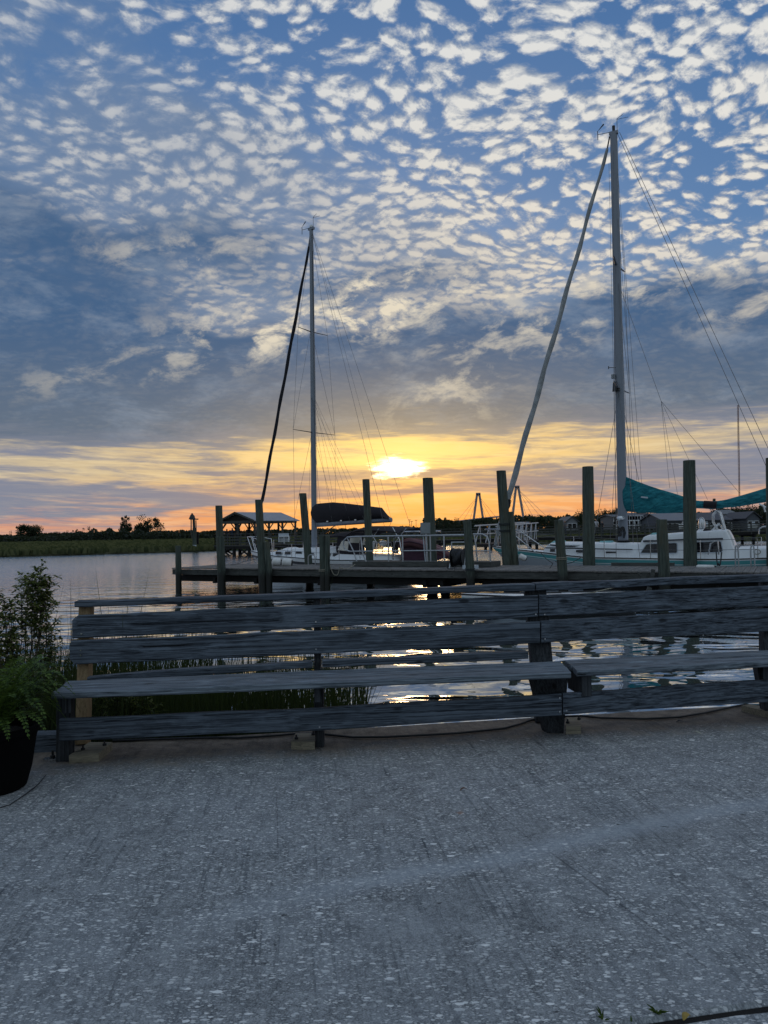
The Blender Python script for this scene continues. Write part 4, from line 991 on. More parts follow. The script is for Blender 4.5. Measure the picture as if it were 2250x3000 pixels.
# ================================================================== sailboats
class Boat:
    """local frame: t = metres aft of the bow, w = metres toward the viewer's side, z = height"""
    def __init__(s, name, label, bow, ang, L, beam, sheer, keel, rake):
        s.o = Vector((bow[0], bow[1], 0)); s.d = Vector((math.cos(ang), math.sin(ang), 0)); s.n = Vector((s.d.y, -s.d.x, 0))
        if s.n.y > 0: s.n = -s.n
        s.L, s.B, s.sh, s.kl, s.rk = L, beam, sheer, keel, rake
        s.root = thing(name, label, 'sailboat', s.o + s.d * L * .5 + Vector((0, 0, WZ)), ang)
    def P(s, t, w, z): return s.o + s.d * t + s.n * w + Vector((0, 0, z))
    def hit(s, px, py, w=0.0):
        """(t, z) where the sight line meets the vertical plane w"""
        r = ray(px, py); o = s.o + s.n * w - CAMLOC; k = o.dot(s.n) / r.dot(s.n); p = CAMLOC + r * k
        return (p - s.o).dot(s.d), p.z
    def H(s, px, py, w=0.0):
        t, z = s.hit(px, py, w); return s.P(t, w, z)
    def half(s, t):
        u = max(0, min(1, t / s.L)); k = math.sin(min(1, u / .62) * math.pi / 2) ** .78 if u < .62 else 1 - .22 * ((u - .62) / .38) ** 2
        return s.B / 2 * k
    def hull(s, bands, mats, n=44):
        """bands: offsets below the sheer (m); the last rows run to the keel"""
        secs = []
        for i in range(n + 1):
            t = s.L * (i / n) ** 1.15; b_ = s.half(t) + .012; zs = s.sh(t); zk = s.kl(t)
            rows = [0] + bands; left = []
            for off in rows: left.append(max(zk, zs - off))
            zb = max(zk, WZ + .07); left.append(min(left[-1], zb)); left += [max(zk, WZ - .1), max(zk, (WZ - .1 + zk) / 2), zk]
            pts = []
            for z in left:
                f = (zs - z) / max(.02, zs - s.kl(t)) if zs > s.kl(t) else 1
                w = b_ * max(0, 1 - f ** 3.0) ** .5 * (1 - .10 * f) if t > 1e-3 else .012
                pts.append((w, z))
            secs.append([s.P(t, w, z) for w, z in pts] + [s.P(t, -w, z) for w, z in reversed(pts[:-1])])
        m = MB(); nr = len(secs[0])
        for j in range(nr - 1):
            jj = j if j < (nr - 1) / 2 else nr - 2 - j; m.k = min(jj, len(mats) - 1)
            m.add([p for sc in secs for p in (sc[j], sc[j + 1])], [(2 * i, 2 * i + 1, 2 * i + 3, 2 * i + 2) for i in range(len(secs) - 1)])
        m.k = 0; m.add(secs[-1], [tuple(range(nr))])
        o = m.build('hull', mats, s.root, smooth=True, angle=35)
        # deck
        secs = []
        for i in range(n + 1):
            t = s.L * (i / n) ** 1.15; b_ = s.half(t); z = s.sh(t) - .012
            secs.append([s.P(t, b_, z), s.P(t, b_ * .5, z + .04), s.P(t, 0, z + .055), s.P(t, -b_ * .5, z + .04), s.P(t, -b_, z)])
        MB().loft(secs).build('deck', M_gel, s.root, smooth=True)
        for sg in (1, -1):
            MB().tube([s.P(t_, sg * s.half(t_), s.sh(t_) + .02) for t_ in [s.L * (i / 30) for i in range(31)]], .022, 6).build('toe_rail', M_teak if s.B > 3 else M_black, s.root, smooth=True)
    def cabin(s, name, prof, hb, ht, zb, matl=M_gel):
        """prof: list of (t, ztop); side walls lean in from hb to ht"""
        secs = []
        for t, zt in prof:
            z0 = zb(t); r = min(.07, (zt - z0) * .35)
            k = min(1, s.half(t) / (hb + .25)); a, c = hb * k, ht * k
            half = [(a, z0), (a + (c - a) * .8, z0 + (zt - z0) * .8), (c, zt - r), (c - r * .4, zt - r * .3), (c - r * 1.2, zt), (0, zt + .04)]
            secs.append([s.P(t, w, z) for w, z in half] + [s.P(t, -w, z) for w, z in reversed(half[:-1])])
        m = MB(); m.loft(secs, caps=True); return m.build(name, matl, s.root, smooth=True, angle=38)
    def pane(s, name, pts, w0, w1, z0, z1, matl=M_glass, frame=None):
        """a window lying on the leaning side wall, pts = (t, z) outline; both sides of the boat"""
        for sg in (1, -1):
            W = lambda z: (w0 + (w1 - w0) * (z - z0) / (z1 - z0))
            m = MB(); m.prism([s.P(t, sg * (W(z) + .012), z) for t, z in pts], s.n * sg * -.03); o = m.build(name, matl, s.root)
            if frame:
                c = [s.P(t, sg * (W(z) + .014), z) for t, z in pts]; MB().tube(c + [c[0]], .014, 5).build('frame', frame, o)
    def wire(s, a, b_, name='shroud', r=.009, matl=None): return MB().tube([a, b_], r * .68, 5).build(name, matl or M_wire, s.root)
    def mast(s, base, top, r0, r1, name='mast'):
        m = MB(); k = 8; m.tube([base.lerp(top, i / k) for i in range(k + 1)], [r0 + (r1 - r0) * (i / k) for i in range(k + 1)], 16, flat=.72); return m.build(name, M_mast, s.root, smooth=True)
    def stanchions(s, ts, h, gap=(0, 0), lines=(.5, 1.0), inset=.05):
        for sg in (1, -1):
            tops = []
            for t in ts:
                b_ = s.P(t, sg * (s.half(t) - inset), s.sh(t)); MB().tube([b_, b_ + Vector((0, 0, h))], .014, 6).build('stanchion', M_steel, s.root, smooth=True); tops.append(b_)
            for f in lines:
                MB().tube([b_ + Vector((0, 0, h * f - .01)) for b_ in tops], .0075, 5).build('lifeline', M_wire, s.root)
def smoothpts(keys, x):
    for (a, ya), (b_, yb) in zip(keys, keys[1:]):
        if x <= b_: t = max(0, (x - a) / (b_ - a)); t = t * t * (3 - 2 * t) * .5 + t * .5; return ya + (yb - ya) * t
    return keys[-1][1]

# ---------------------------------------------------------------- boat 1: cruiser with the dark sail cover
b1bow = U(735, 1615, 35.5); b1st = U(1200, 1640, 30.0); a1 = math.atan2(b1st.y - b1bow.y, b1st.x - b1bow.x); L1 = (Vector((b1st.x, b1st.y)) - Vector((b1bow.x, b1bow.y))).length
sh1 = lambda t: smoothpts([(0, b1bow.z), (3, .52), (6.5, .40), (L1 + 1, .40)], t)
kl1 = lambda t: sh1(t) - .02 - (t / 1.35) * (sh1(0) - WZ) if t < 1.35 and sh1(t) - .02 - (t / 1.35) * (sh1(0) - WZ) > WZ - .02 else max(-1.0, WZ - .02 - (t - 1.35) * .35) if t < L1 - 1.6 else -1.0 + (t - L1 + 1.6) * .45
B1 = Boat('sailboat', 'white sailboat with dark bundled sail cover and furled black jib, left of the sun', (b1bow.x, b1bow.y), a1, L1, 2.95, sh1, kl1, 1.3)
B1.hull([.10, .13, .24, .27], [M_gel, M_gel, M_boot, M_gel, M_gel, M_gel, M_bootred, M_bootred])
c1z = lambda t: sh1(t) - .02
B1.cabin('coach_roof', [(1.55, .56), (1.9, .70), (2.5, .80), (3.6, .86), (5.0, .87), (5.9, .84), (6.05, .55)], .92, .74, c1z)
for px in (816, 843, 875, 912, 960, 985):
    t, z = B1.hit(px, 1621 if px < 900 else 1626, .84)
    B1.pane('portlight', [(t - .17, z - .065), (t - .19, z + .02), (t - .15, z + .08), (t + .15, z + .08), (t + .19, z + .03), (t + .17, z - .065)], .86, .80, .45, .85, M_glass, M_steel)
B1.cabin('fore_hatch', [(2.3, .80), (2.35, .85), (2.85, .88), (2.9, .82)], .28, .27, lambda t: .72)
for t, h in ((4.6, .93), (5.2, .93)): B1.cabin('deck_hatch', [(t, .86), (t + .05, h), (t + .4, h), (t + .45, .87)], .24, .23, lambda t: .8)
mb = B1.H(921, 1596, 0); t1, _ = B1.hit(921, 1596, 0); mb.z = .80; mtop = B1.H(912, 672, 0); 
m1 = B1.mast(mb, mtop, .125, .085)
MB().tube([mb.lerp(mtop, .03) + B1.d * .085, mb.lerp(mtop, .93) + B1.d * .07], .018, 6).build('mast_track', M_black, m1)
# spreaders perpendicular to the boat
for py, hw, nm in ((971, .92, 'upper'), (1267, 1.32, 'lower')):
    z = B1.hit(917, py, 0)[1]; c = B1.P(t1, 0, z); MB().tube([c + B1.n * hw + B1.d * .12, c, c - B1.n * hw + B1.d * .12], [.018, .035, .018], 6, flat=.6).build('spreader', M_black, B1.root)
zl, zu = B1.hit(917, 1267, 0)[1], B1.hit(917, 971, 0)[1]
for sg in (1, -1):
    ch = B1.P(t1 + .1, sg * 1.28, sh1(t1)); s1p = B1.P(t1 + .12, sg * 1.32, zl); s2p = B1.P(t1 + .12, sg * .92, zu)
    B1.wire(ch, s1p); B1.wire(s1p, s2p); B1.wire(s2p, mtop - Vector((0, 0, .3))); B1.wire(s1p, B1.P(t1, sg * .08, zu - .1)); B1.wire(B1.P(t1 + .7, sg * 1.25, sh1(t1)), B1.P(t1, sg * .08, zl - .1)); B1.wire(B1.P(t1 - .5, sg * 1.22, sh1(t1)), B1.P(t1, sg * .08, zl - .1))
    B1.wire(mtop, B1.P(L1 - .1, sg * .95, sh1(L1)), 'backstay', .010)
    # lazy jacks and halyards to the boom
    for tt, zz_ in ((1.2, 2.9), (2.2, 2.8), (3.1, 2.6)): B1.wire(B1.P(t1 + .05, sg * .1, zl + 1.5), B1.P(t1 + tt, sg * .18, zz_ - .9), 'lazy_jack', .007)
for dx, r_ in ((.16, .008), (.22, .008)): B1.wire(B1.P(t1 + dx, .05, mtop.z - .2), B1.P(t1 + dx + .1, .1, .95), 'halyard', r_)
bowp = B1.P(.12, 0, sh1(0) + .04); j1 = B1.H(768, 1468, 0); j0 = B1.H(905, 722, 0); k = 22
pts = [j0.lerp(j1, i / k) for i in range(k + 1)]
MB().tube([p + Vector((.012 * math.sin(i * 1.3), 0, 0)) for i, p in enumerate(pts)], [.045 + .025 * min(1, i / 6) + .008 * math.sin(i * 2.1) for i in range(k + 1)], 10).build('furled_jib', M_navy, B1.root, smooth=True)
MB().tube([j0, B1.H(909, 690, 0)], .035, 8).build('furler_swivel', M_black, B1.root)
MB().tube([B1.H(908, 700, 0), j0], .02, 6).build('forestay', M_wire, B1.root); MB().tube([j1, bowp], [.05, .02], 8).build('forestay_foot', M_black, B1.root)
# boom and stack-pack cover
bm0, bm1 = B1.H(930, 1537, 0), B1.H(1147, 1523, 0)
boom = MB().tube([bm0, bm1], [.085, .075], 12, flat=1.25).build('boom', M_mast, B1.root, smooth=True)
prof = [(915, 1492, 1506), (919, 1480, 1523), (930, 1475, 1533), (975, 1471, 1531), (1010, 1474, 1528), (1062, 1480, 1524), (1100, 1485, 1521), (1118, 1487, 1520), (1127, 1500, 1520), (1134, 1511, 1520), (1142, 1519, 1521)]
secs = []; rj = random.Random(4)
for i, (px, yt, yb) in enumerate(prof):
    T, zt = B1.hit(px, yt, 0); _, zb_ = B1.hit(px, yb, 0); hw = .20 if i > 0 else .10; c, h = (zt + zb_) / 2, (zt - zb_) / 2; sec = []
    for j in range(16):
        a = j / 16 * 6.283; sec.append(B1.P(T, math.sin(a) * hw * (1 - .45 * max(0, math.cos(a))) * rj.uniform(.94, 1.06), c + math.cos(a) * h * rj.uniform(.985, 1.01)))
    secs.append(sec)
MB().loft(secs, closed=True, caps=True).build('sail_cover', M_canvas, B1.root, smooth=True, angle=60)
for px in (965, 1005, 1047, 1090): T, z = B1.hit(px, 1531 - (px - 930) * .055, 0); MB().box(B1.P(T, .12, z + .02), (.10, .03, .05), a1).build('cover_strap', M_steel, boom)
B1.wire(B1.P(t1 + .15, 0, 1.3), B1.P(t1 + 1.4, 0, B1.hit(1000, 1533, 0)[1]), 'vang', .03, M_black)
B1.wire(bm1 + Vector((0, 0, -.05)), B1.P(L1 - 1.2, .2, 1.0), 'mainsheet', .012); B1.wire(bm1, mtop, 'topping_lift', .007)
B1.stanchions([1.0, 2.4, 3.9, 5.4, 6.6], .58)
# bow pulpit
for sg in (1, -1):
    MB().tube([B1.P(1.0, sg * .42, sh1(1)), B1.P(.9, sg * .44, sh1(1) + .62), B1.P(.3, sg * .30, sh1(0) + .66), B1.P(-.15, sg * .05, sh1(0) + .68)], .016, 6).build('pulpit_rail', M_steel, B1.root, smooth=True)
    MB().tube([B1.P(.25, sg * .14, sh1(0)), B1.P(-.05, sg * .16, sh1(0) + .66)], .015, 6).build('pulpit_leg', M_steel, B1.root, smooth=True); MB().tube([B1.P(.62, sg * .30, sh1(0)), B1.P(.4, sg * .32, sh1(0) + .65)], .015, 6).build('pulpit_leg', M_steel, B1.root, smooth=True)
# masthead gear
mg = thing('masthead_gear', None, None, mtop); 
def masthead(boat, root_t, top, lean, lamp):
    hd = MB().box(top + Vector((0, 0, .03)), (.30, .12, .10), math.atan2(boat.d.y, boat.d.x)).build('masthead', M_mast, boat.root)
    q = top + Vector((0, 0, .08))
    MB().tube([q, q - boat.d * .55 + Vector((0, 0, .03))], .010, 5).build('wind_arm', M_black, hd)
    e = q - boat.d * .55; MB().tube([e + Vector((0, 0, -.16)), e + Vector((0, 0, .16))], .013, 5).add([e + Vector((0, 0, .14)), e + boat.d * .20 + Vector((0, 0, .38)), e + boat.d * .24 + Vector((0, .01, .33)), e + Vector((-.03, 0.01, .12))], [(0, 1, 2, 3)]).build('wind_vane', M_black, hd)
    MB().tube([q + boat.d * .12, q + boat.d * .12 + Vector((0, 0, .42)), q + boat.d * .32 + Vector((0, 0, .52))], .009, 5).tube([q + boat.d * .12 + Vector((0, 0, .40)), q + boat.d * .5 + Vector((0, 0, .38))], .007, 5).build('antenna', M_black, hd)
    MB().lathe(q, lamp, 10).build('mast_light', M_black if lamp[0][0] < .06 else M_gel, hd)
bpy.data.objects.remove(mg)
masthead(B1, 0, mtop, 0, [(.075, 0), (.08, .06), (.055, .11), (.001, .125)])
# dodger with clear windows, bimini and its frames
dz = lambda px, py, w=0: B1.hit(px, py, w)
def canopy(name, px0, px1, keys, hw, th=.03, drop=.16):
    """keys: (px, ytop); an arched cloth across the boat"""
    secs = []
    for px, yt in keys:
        T, z = B1.hit(px, yt, 0); up, lo = [], []
        for j in range(9):
            f = -1 + j / 4; zz_ = z - drop * abs(f) ** 2.6; up.append(B1.P(T, f * hw, zz_)); lo.append(B1.P(T, f * hw * .98, zz_ - th))
        secs.append(up + lo[::-1])
    return MB().loft(secs, closed=True, caps=True).build(name, M_canvas, B1.root, smooth=True, angle=50)
canopy('bimini_top', 0, 0, [(1062, 1557), (1078, 1546), (1100, 1541), (1140, 1541), (1180, 1543), (1206, 1546), (1212, 1549)], 1.05)
canopy('dodger_top', 0, 0, [(985, 1572), (996, 1564), (1012, 1559), (1040, 1558), (1060, 1560)], .95)
# dodger walls: black canvas front / side with vinyl panes set in
for nm, poly, ml, off in (('dodger_side', [(984, 1608), (990, 1572), (1062, 1566), (1070, 1622), (1010, 1628), (986, 1618)], M_canvas, .92), ('dodger_window', [(989, 1611), (1002, 1584), (1022, 1586), (1018, 1615)], M_vinyl, .945), ('dodger_window', [(1026, 1570), (1058, 1570), (1052, 1591), (1024, 1590)], M_vinyl, .945), ('dodger_window', [(1060, 1596), (1066, 1576), (1080, 1580), (1084, 1598)], M_vinyl, .945)):
    m = MB(); m.prism([B1.H(x, y, off) for x, y in poly], -B1.n * .02); m.build(nm, ml, B1.root)
m = MB(); m.prism([B1.H(x, y, .3) for x, y in ((1094, 1610), (1112, 1580), (1126, 1582), (1122, 1610))], -B1.n * .02); m.build('enclosure_window', M_vinyl, B1.root)
for a, b_, c in (((1070, 1625), (1088, 1580), (1110, 1549)), ((1100, 1630), (1104, 1590), (1082, 1552)), ((1150, 1632), (1158, 1590), (1190, 1548)), ((1180, 1632), (1170, 1580), (1150, 1545))):
    for w in (1.0, -1.0): MB().tube([B1.H(*a, w), B1.H(*b_, w), B1.H(*c, w)], .016, 6).build('canopy_frame', M_steel, B1.root, smooth=True)
B1.cabin('cockpit_coaming', [(6.0, .58), (6.2, .66), (7.5, .62), (L1 - .3, .58), (L1 - .15, .45)], 1.05, .98, lambda t: sh1(t) - .02)
m = MB(); a = B1.H(1087, 1622, .9); m.tube([a, a + Vector((.02, 0, .05)), a + Vector((.13, 0, .45)), a + Vector((.14, 0, .5))], [.05, .06, .06, .03], 12); m.build('life_sling', M_gel, B1.root, smooth=True)
a = B1.H(1123, 1600, .9); MB().lathe(a, [(.001, 0), (.13, .03), (.15, .12), (.13, .2), (.001, .23)], 14).build('buoy', M_gel, B1.root, smooth=True)
# stern davits holding the dinghy
for w in (.7, -.7): MB().tube([B1.P(L1 - .3, w, .45), B1.P(L1 - .2, w, 1.25), B1.P(L1 + .3, w, 1.5), B1.P(L1 + 1.0, w, 1.5)], .028, 8).build('davit', M_steel, B1.root, smooth=True)
MB().box(B1.H(1205, 1549, -.4), (1.1, .7, .03), a1).build('solar_panel', M_glass, B1.root)
for w in (1.1, -1.1): MB().tube([B1.P(L1 - 1.6, w, .45), B1.P(L1 - 1.6, w, 1.1), B1.P(L1 - .1, w * .95, 1.1), B1.P(L1 - .05, w * .9, .45)], .016, 6).build('stern_rail', M_steel, B1.root, smooth=True)
# the inflatable, slung tilted so that its bottom shows
dn = thing('inflatable_dinghy', 'maroon inflatable dinghy slung behind the white sailboat', 'dinghy', U(1240, 1618, 29.6))
YD = 29.5
def dp(px, py, dy): return U(px, py, YD + dy)
MB().tube([dp(1172, 1606, 0), dp(1178, 1593, 0), dp(1200, 1588, 0), dp(1228, 1594, 0), dp(1262, 1608, .1), dp(1298, 1622, .2), dp(1322, 1630, .4), dp(1330, 1632, .6)], [.09, .15, .17, .18, .18, .17, .12, .04], 16).build('tube', M_maroon, dn, smooth=True)
MB().tube([dp(1180, 1606, .9), dp(1186, 1588, 1.0), dp(1230, 1590, 1.1), dp(1290, 1612, 1.0), dp(1326, 1630, .7)], [.12, .17, .18, .17, .06], 14).build('tube', M_maroon, dn, smooth=True)
MB().tube([dp(1180, 1589, -.16), dp(1200, 1586, -.18), dp(1228, 1592, -.19), dp(1262, 1606, -.08), dp(1298, 1620, .02), dp(1320, 1629, .27)], .03, 6, flat=1).build('rubbing_strake', M_maroonband, dn, smooth=True)
m = MB(); m.prism([dp(x, y, .05) for x, y in ((1168, 1600), (1190, 1598), (1235, 1605), (1312, 1630), (1290, 1640), (1236, 1648), (1200, 1652), (1180, 1640))], (0, .35, .05)); m.build('floor', M_maroonband, dn)
m = MB(); m.prism([dp(x, y, .0) for x, y in ((1140, 1648), (1165, 1640), (1190, 1648), (1180, 1658), (1140, 1658))], (0, .5, 0)); o = m.build('swim_platform', M_gel, B1.root)

# ---------------------------------------------------------------- boat 2: teal pilothouse sloop
b2bow = U(1443, 1602, 28.8); a2 = math.atan2(-.47, .88); L2 = 12.2
sh2 = lambda t: smoothpts([(0, b2bow.z), (.8, b2bow.z - .10), (4, .50), (8, .46), (12.3, .62)], t)
kl2 = lambda t: sh2(t) - .02 - (t / 1.5) * (sh2(0) - WZ) if t < 1.5 else max(-1.1, WZ - .02 - (t - 1.5) * .3) if t < L2 - 1.6 else -1.1 + (t - L2 + 1.6) * .5
B2 = Boat('sailboat', 'teal and white pilothouse sailboat with teal sail cover, right of the sun', (b2bow.x, b2bow.y), a2, L2, 3.3, sh2, kl2, 1.5)
B2.hull([.03, .15, .175, .20], [M_gel, M_teal, M_gel, M_teal, M_gelgrey, M_gelgrey, M_boot, M_boot])
def tz(px, py, w): return B2.hit(px, py, w)
trunk = [tz(x, y, .95) for x, y in ((1583, 1612), (1590, 1601), (1601, 1594), (1625, 1591), (1700, 1592), (1780, 1593), (1850, 1594), (1870, 1595))]
B2.cabin('coach_roof', [(t, z) for t, z in trunk], 1.0, .84, lambda t: sh2(t) - .02)
ph = [tz(x, y, 1.0) for x, y in ((1862, 1618), (1870, 1600), (1884, 1574), (1892, 1570), (1930, 1568), (2000, 1562), (2060, 1557), (2112, 1554), (2126, 1555), (2135, 1570), (2152, 1612))]
B2.cabin('pilothouse', [(t, max(z, sh2(t) + .02)) for t, z in ph], 1.12, .98, lambda t: sh2(t) - .02)
z0, z1 = .45, 1.5
for poly in (((1876, 1621), (1893, 1595), (1900, 1593), (1978, 1590), (1984, 1593), (1985, 1618), (1980, 1621)), ((2034, 1588), (2108, 1585), (2113, 1588), (2118, 1612), (2114, 1618), (2034, 1620))):
    B2.pane('cabin_window', [tz(x, y, 1.06) for x, y in poly], 1.12, .99, .48, 1.40, M_glass, M_gelgrey)
for x0, x1, y0, y1 in ((1611, 1625, 1608, 1617), (1687, 1706, 1611, 1618), (1775, 1805, 1616, 1620)):
    B2.pane('portlight', [tz(x, y, .96) for x, y in ((x0, y1), (x0, y0), (x1, y0), (x1, y1))], .98, .90, .45, .95)
def strip(name, keys, w, h, matl):
    MB().tube([B2.P(*((lambda q: (q[0], w, q[1]))(tz(x, y, w)))) for x, y in keys], h, 6).build(name, matl, B2.root)
strip('grab_rail', [(1597, 1605), (1700, 1607), (1853, 1610)], 1.0, .022, M_boot); strip('roof_trim', [(1884, 1586), (2000, 1581), (2118, 1578)], 1.08, .028, M_boot)
strip('handrail', [(1745, 1599), (1775, 1601), (1802, 1602)], .8, .025, M_boot); strip('handrail', [(1612, 1596), (1640, 1599), (1700, 1600)], .8, .025, M_boot); strip('handrail', [(1946, 1574), (1975, 1575), (2008, 1573), (2050, 1570)], .85, .025, M_boot)
for x0, x1, y0, y1, w in ((1608, 1655, 1588, 1595, .25), (1742, 1794, 1589, 1598, .35), (1896, 1926, 1565, 1574, .35)):
    ta, tb = tz(x0, y1, w)[0], tz(x1, y1, w)[0]; zb_ = tz(x0, y1, w)[1]; zt = tz(x0, y0, w)[1]
    B2.cabin('hatch', [(ta, zb_ + .01), (ta + .12, zt), (tb - .05, zt + .01), (tb, zb_ + .02)], w, w - .03, lambda t, zb_=zb_: zb_ - .12, M_tealhatch)
t2, _ = tz(1826, 1590, 0); m2b = B2.P(t2, 0, tz(1826, 1592, 0)[1]); m2t = B2.H(1798, 392, 0)
mast2 = B2.mast(m2b, m2t, .175, .128)
MB().tube([m2b + Vector((0, 0, -.12)), m2b + Vector((0, 0, .10))], [.24, .22], 14).build('mast_collar', M_dark, mast2)
MB().lathe(B2.H(1818, 1518, .25) , [(.001, -.1), (.1, -.05), (.14, 0), (.1, .07), (.001, .1)], 14).build('radar_reflector', M_steel, mast2, smooth=True)
for (px, py) in ((1817, 1552), (1824, 1548), (1816, 1566)): MB().tube([B2.H(px, py, .18), B2.H(px, py, .30)], .07, 10).build('winch', M_black, mast2, smooth=True)
for px, py in ((1812, 1556), (1828, 1560)): MB().tube([B2.H(px, py - 14, .2), B2.H(px + 2, py, .24), B2.H(px, py + 16, .2)], [.02, .05, .03], 8).build('halyard_coil', M_ropedark, mast2, smooth=True)
masthead(B2, 0, m2t, 0, [(.05, 0), (.055, .18), (.05, .2), (.001, .21)])
# spreaders seen nearly end on, radar bracket, deck light
for py, hw in ((778, .95), (1141, 1.3)):
    z = tz(1806, py, 0)[1]; c = B2.P(t2, 0, z); MB().tube([c + B2.n * hw + B2.d * .1 + Vector((0, 0, .05)), c, c - B2.n * hw + B2.d * .1 + Vector((0, 0, .05))], [.03, .055, .03], 8, flat=.5).build('spreader', M_mast, B2.root)
c = B2.H(1802, 1135, .2); MB().tube([c + Vector((0, 0, .22)), c + Vector((.0, 0, .18)), c + Vector((0.04, 0, -.12))], [.04, .07, .14], 10).build('deck_light', M_black, mast2, smooth=True)
c = B2.H(1797, 1103, .15); MB().box(c, (.13, .1, .14), a2).build('camera_box', M_greybox, mast2)
c = B2.H(1783, 1077, .1); MB().tube([c, B2.H(1806, 1077, .1)], .012, 6).tube([c + Vector((0, 0, -.05)), c + Vector((0, 0, .05))], .015, 6).build('antenna_arm', M_black, mast2)
zl2, zu2 = tz(1806, 1141, 0)[1], tz(1806, 778, 0)[1]
for sg in (1, -1):
    s1p, s2p = B2.P(t2 + .1, sg * 1.3, zl2 + .05), B2.P(t2 + .1, sg * .95, zu2 + .05); ch = B2.P(t2 + .05, sg * 1.5, sh2(t2))
    B2.wire(ch, s1p, r=.011); B2.wire(s1p, s2p, r=.011); B2.wire(s2p, m2t - Vector((0, 0, .2)), r=.011)
    B2.wire(B2.P(t2 - .8, sg * 1.45, sh2(t2)), B2.P(t2, sg * .1, zl2 - .1), r=.011); B2.wire(B2.P(t2 + .8, sg * 1.5, sh2(t2)), B2.P(t2, sg * .1, zl2 - .1), r=.011); B2.wire(s1p, B2.P(t2, sg * .1, zu2 - .1), r=.010)
B2.wire(m2t + B2.d * .2, B2.H(2262, 1338, .9), 'backstay', .013); B2.wire(m2t + B2.d * .12, B2.H(2262, 1405, -.9), 'backstay', .013)
hit_ = B2.H(1937, 1175, 0); B2.wire(B2.H(1812, 830, 0), hit_, 'topping_lift', .010)
for (x, y) in ((1962, 1430), (1985, 1448), (2073, 1464), (2166, 1444), (2166, 1444)): B2.wire(hit_, B2.H(x, y, .06), 'lazy_jack', .008)
for (x0, y0, x1, y1) in ((1811, 640, 1866, 1408), (1813, 830, 1856, 1595), (1810, 500, 1880, 1420), (1784, 480, 1808, 1600)): B2.wire(B2.H(x0, y0, .1), B2.H(x1, y1, .3), 'halyard', .009)
jt, jb = B2.H(1779, 436, 0), B2.H(1488, 1462, 0); k = 26
MB().tube([jt.lerp(jb, i / k) + Vector((.02 * math.sin(i * 1.1), 0, 0)) for i in range(k + 1)], [.048 + .06 * (i / k) ** .7 + .010 * math.sin(i * 1.9) for i in range(k + 1)], 12).build('furled_jib', M_sailwhite, B2.root, smooth=True)
MB().tube([jb, B2.H(1484, 1480, 0), B2.H(1478, 1500, 0)], [.12, .15, .10], 12).build('jib_lashing', M_canvas, B2.root, smooth=True)
MB().tube([B2.H(1478, 1500, 0), B2.H(1462, 1545, 0), B2.P(.1, 0, sh2(0) + .05)], [.10, .08, .04], 10).build('jib_foot', M_sailwhite, B2.root, smooth=True)
MB().tube([B2.H(1786, 400, 0), jt], .025, 8).build('furler_swivel', M_black, B2.root)
# teal sail cover: thin bag hanging from an (unseen) boom
prof = [(1820, 1392, 1497), (1826, 1394, 1498), (1845, 1401, 1500), (1872, 1412, 1502), (1904, 1424, 1503), (1935, 1434, 1504), (1970, 1444, 1503), (2002, 1454, 1500), (2020, 1460, 1494), (2038, 1466, 1489), (2062, 1468, 1490), (2085, 1468, 1492), (2108, 1467, 1490), (2130, 1463, 1487), (2166, 1453, 1484), (2200, 1443, 1478), (2250, 1428, 1470), (2330, 1404, 1456), (2420, 1385, 1440)]
secs = []
for i, (px, yt, yb) in enumerate(prof):
    T, zt = tz(px, yt, 0); _, zb_ = tz(px, yb, 0); c, h = (zt + zb_) / 2, (zt - zb_) / 2; sec = []
    for j in range(20):
        a = j / 20 * 6.283; q = math.cos(a); ww = (.05 + .13 * (1 - q) / 2) * (1.0 if 0 < i < 18 else .5)
        sec.append(B2.P(T, math.sin(a) * ww + .025 * math.sin(i * 1.7 + q * 4) * math.sin(a), c + q * h))
    secs.append(sec)
sc2 = MB().loft(secs, closed=True, caps=True).build('sail_cover', M_tealcanvas, B2.root, smooth=True, angle=60)
MB().beam(B2.H(1878, 1456, .20), B2.H(1898, 1458, .20), .012, .05, (0, 0, 1)).build('cover_patch', M_gelgrey, sc2)
MB().tube([B2.H(2062, 1478, .05), B2.H(2100, 1480, .05)], .15, 12, flat=.85).build('cover_lashing', M_canvas, sc2, smooth=True)
B2.stanchions([1.2, 2.8, 4.4, 5.9, 7.4, 9.0], .62)
for sg in (1, -1):
    MB().tube([B2.P(1.2, sg * .62, sh2(1)), B2.P(1.0, sg * .60, sh2(1) + .70), B2.P(.3, sg * .32, sh2(0) + .66), B2.P(-.2, sg * .08, sh2(0) + .66), B2.P(-.28, 0, sh2(0) + .66)], .02, 7).build('pulpit_rail', M_steel, B2.root, smooth=True)
    MB().tube([B2.P(1.9, sg * .85, sh2(1.9)), B2.P(.9, sg * .58, sh2(1) + .68)], .018, 6).build('pulpit_leg', M_steel, B2.root, smooth=True); MB().tube([B2.P(.3, sg * .2, sh2(0)), B2.P(.2, sg * .28, sh2(0) + .66)], .018, 6).build('pulpit_leg', M_steel, B2.root, smooth=True)
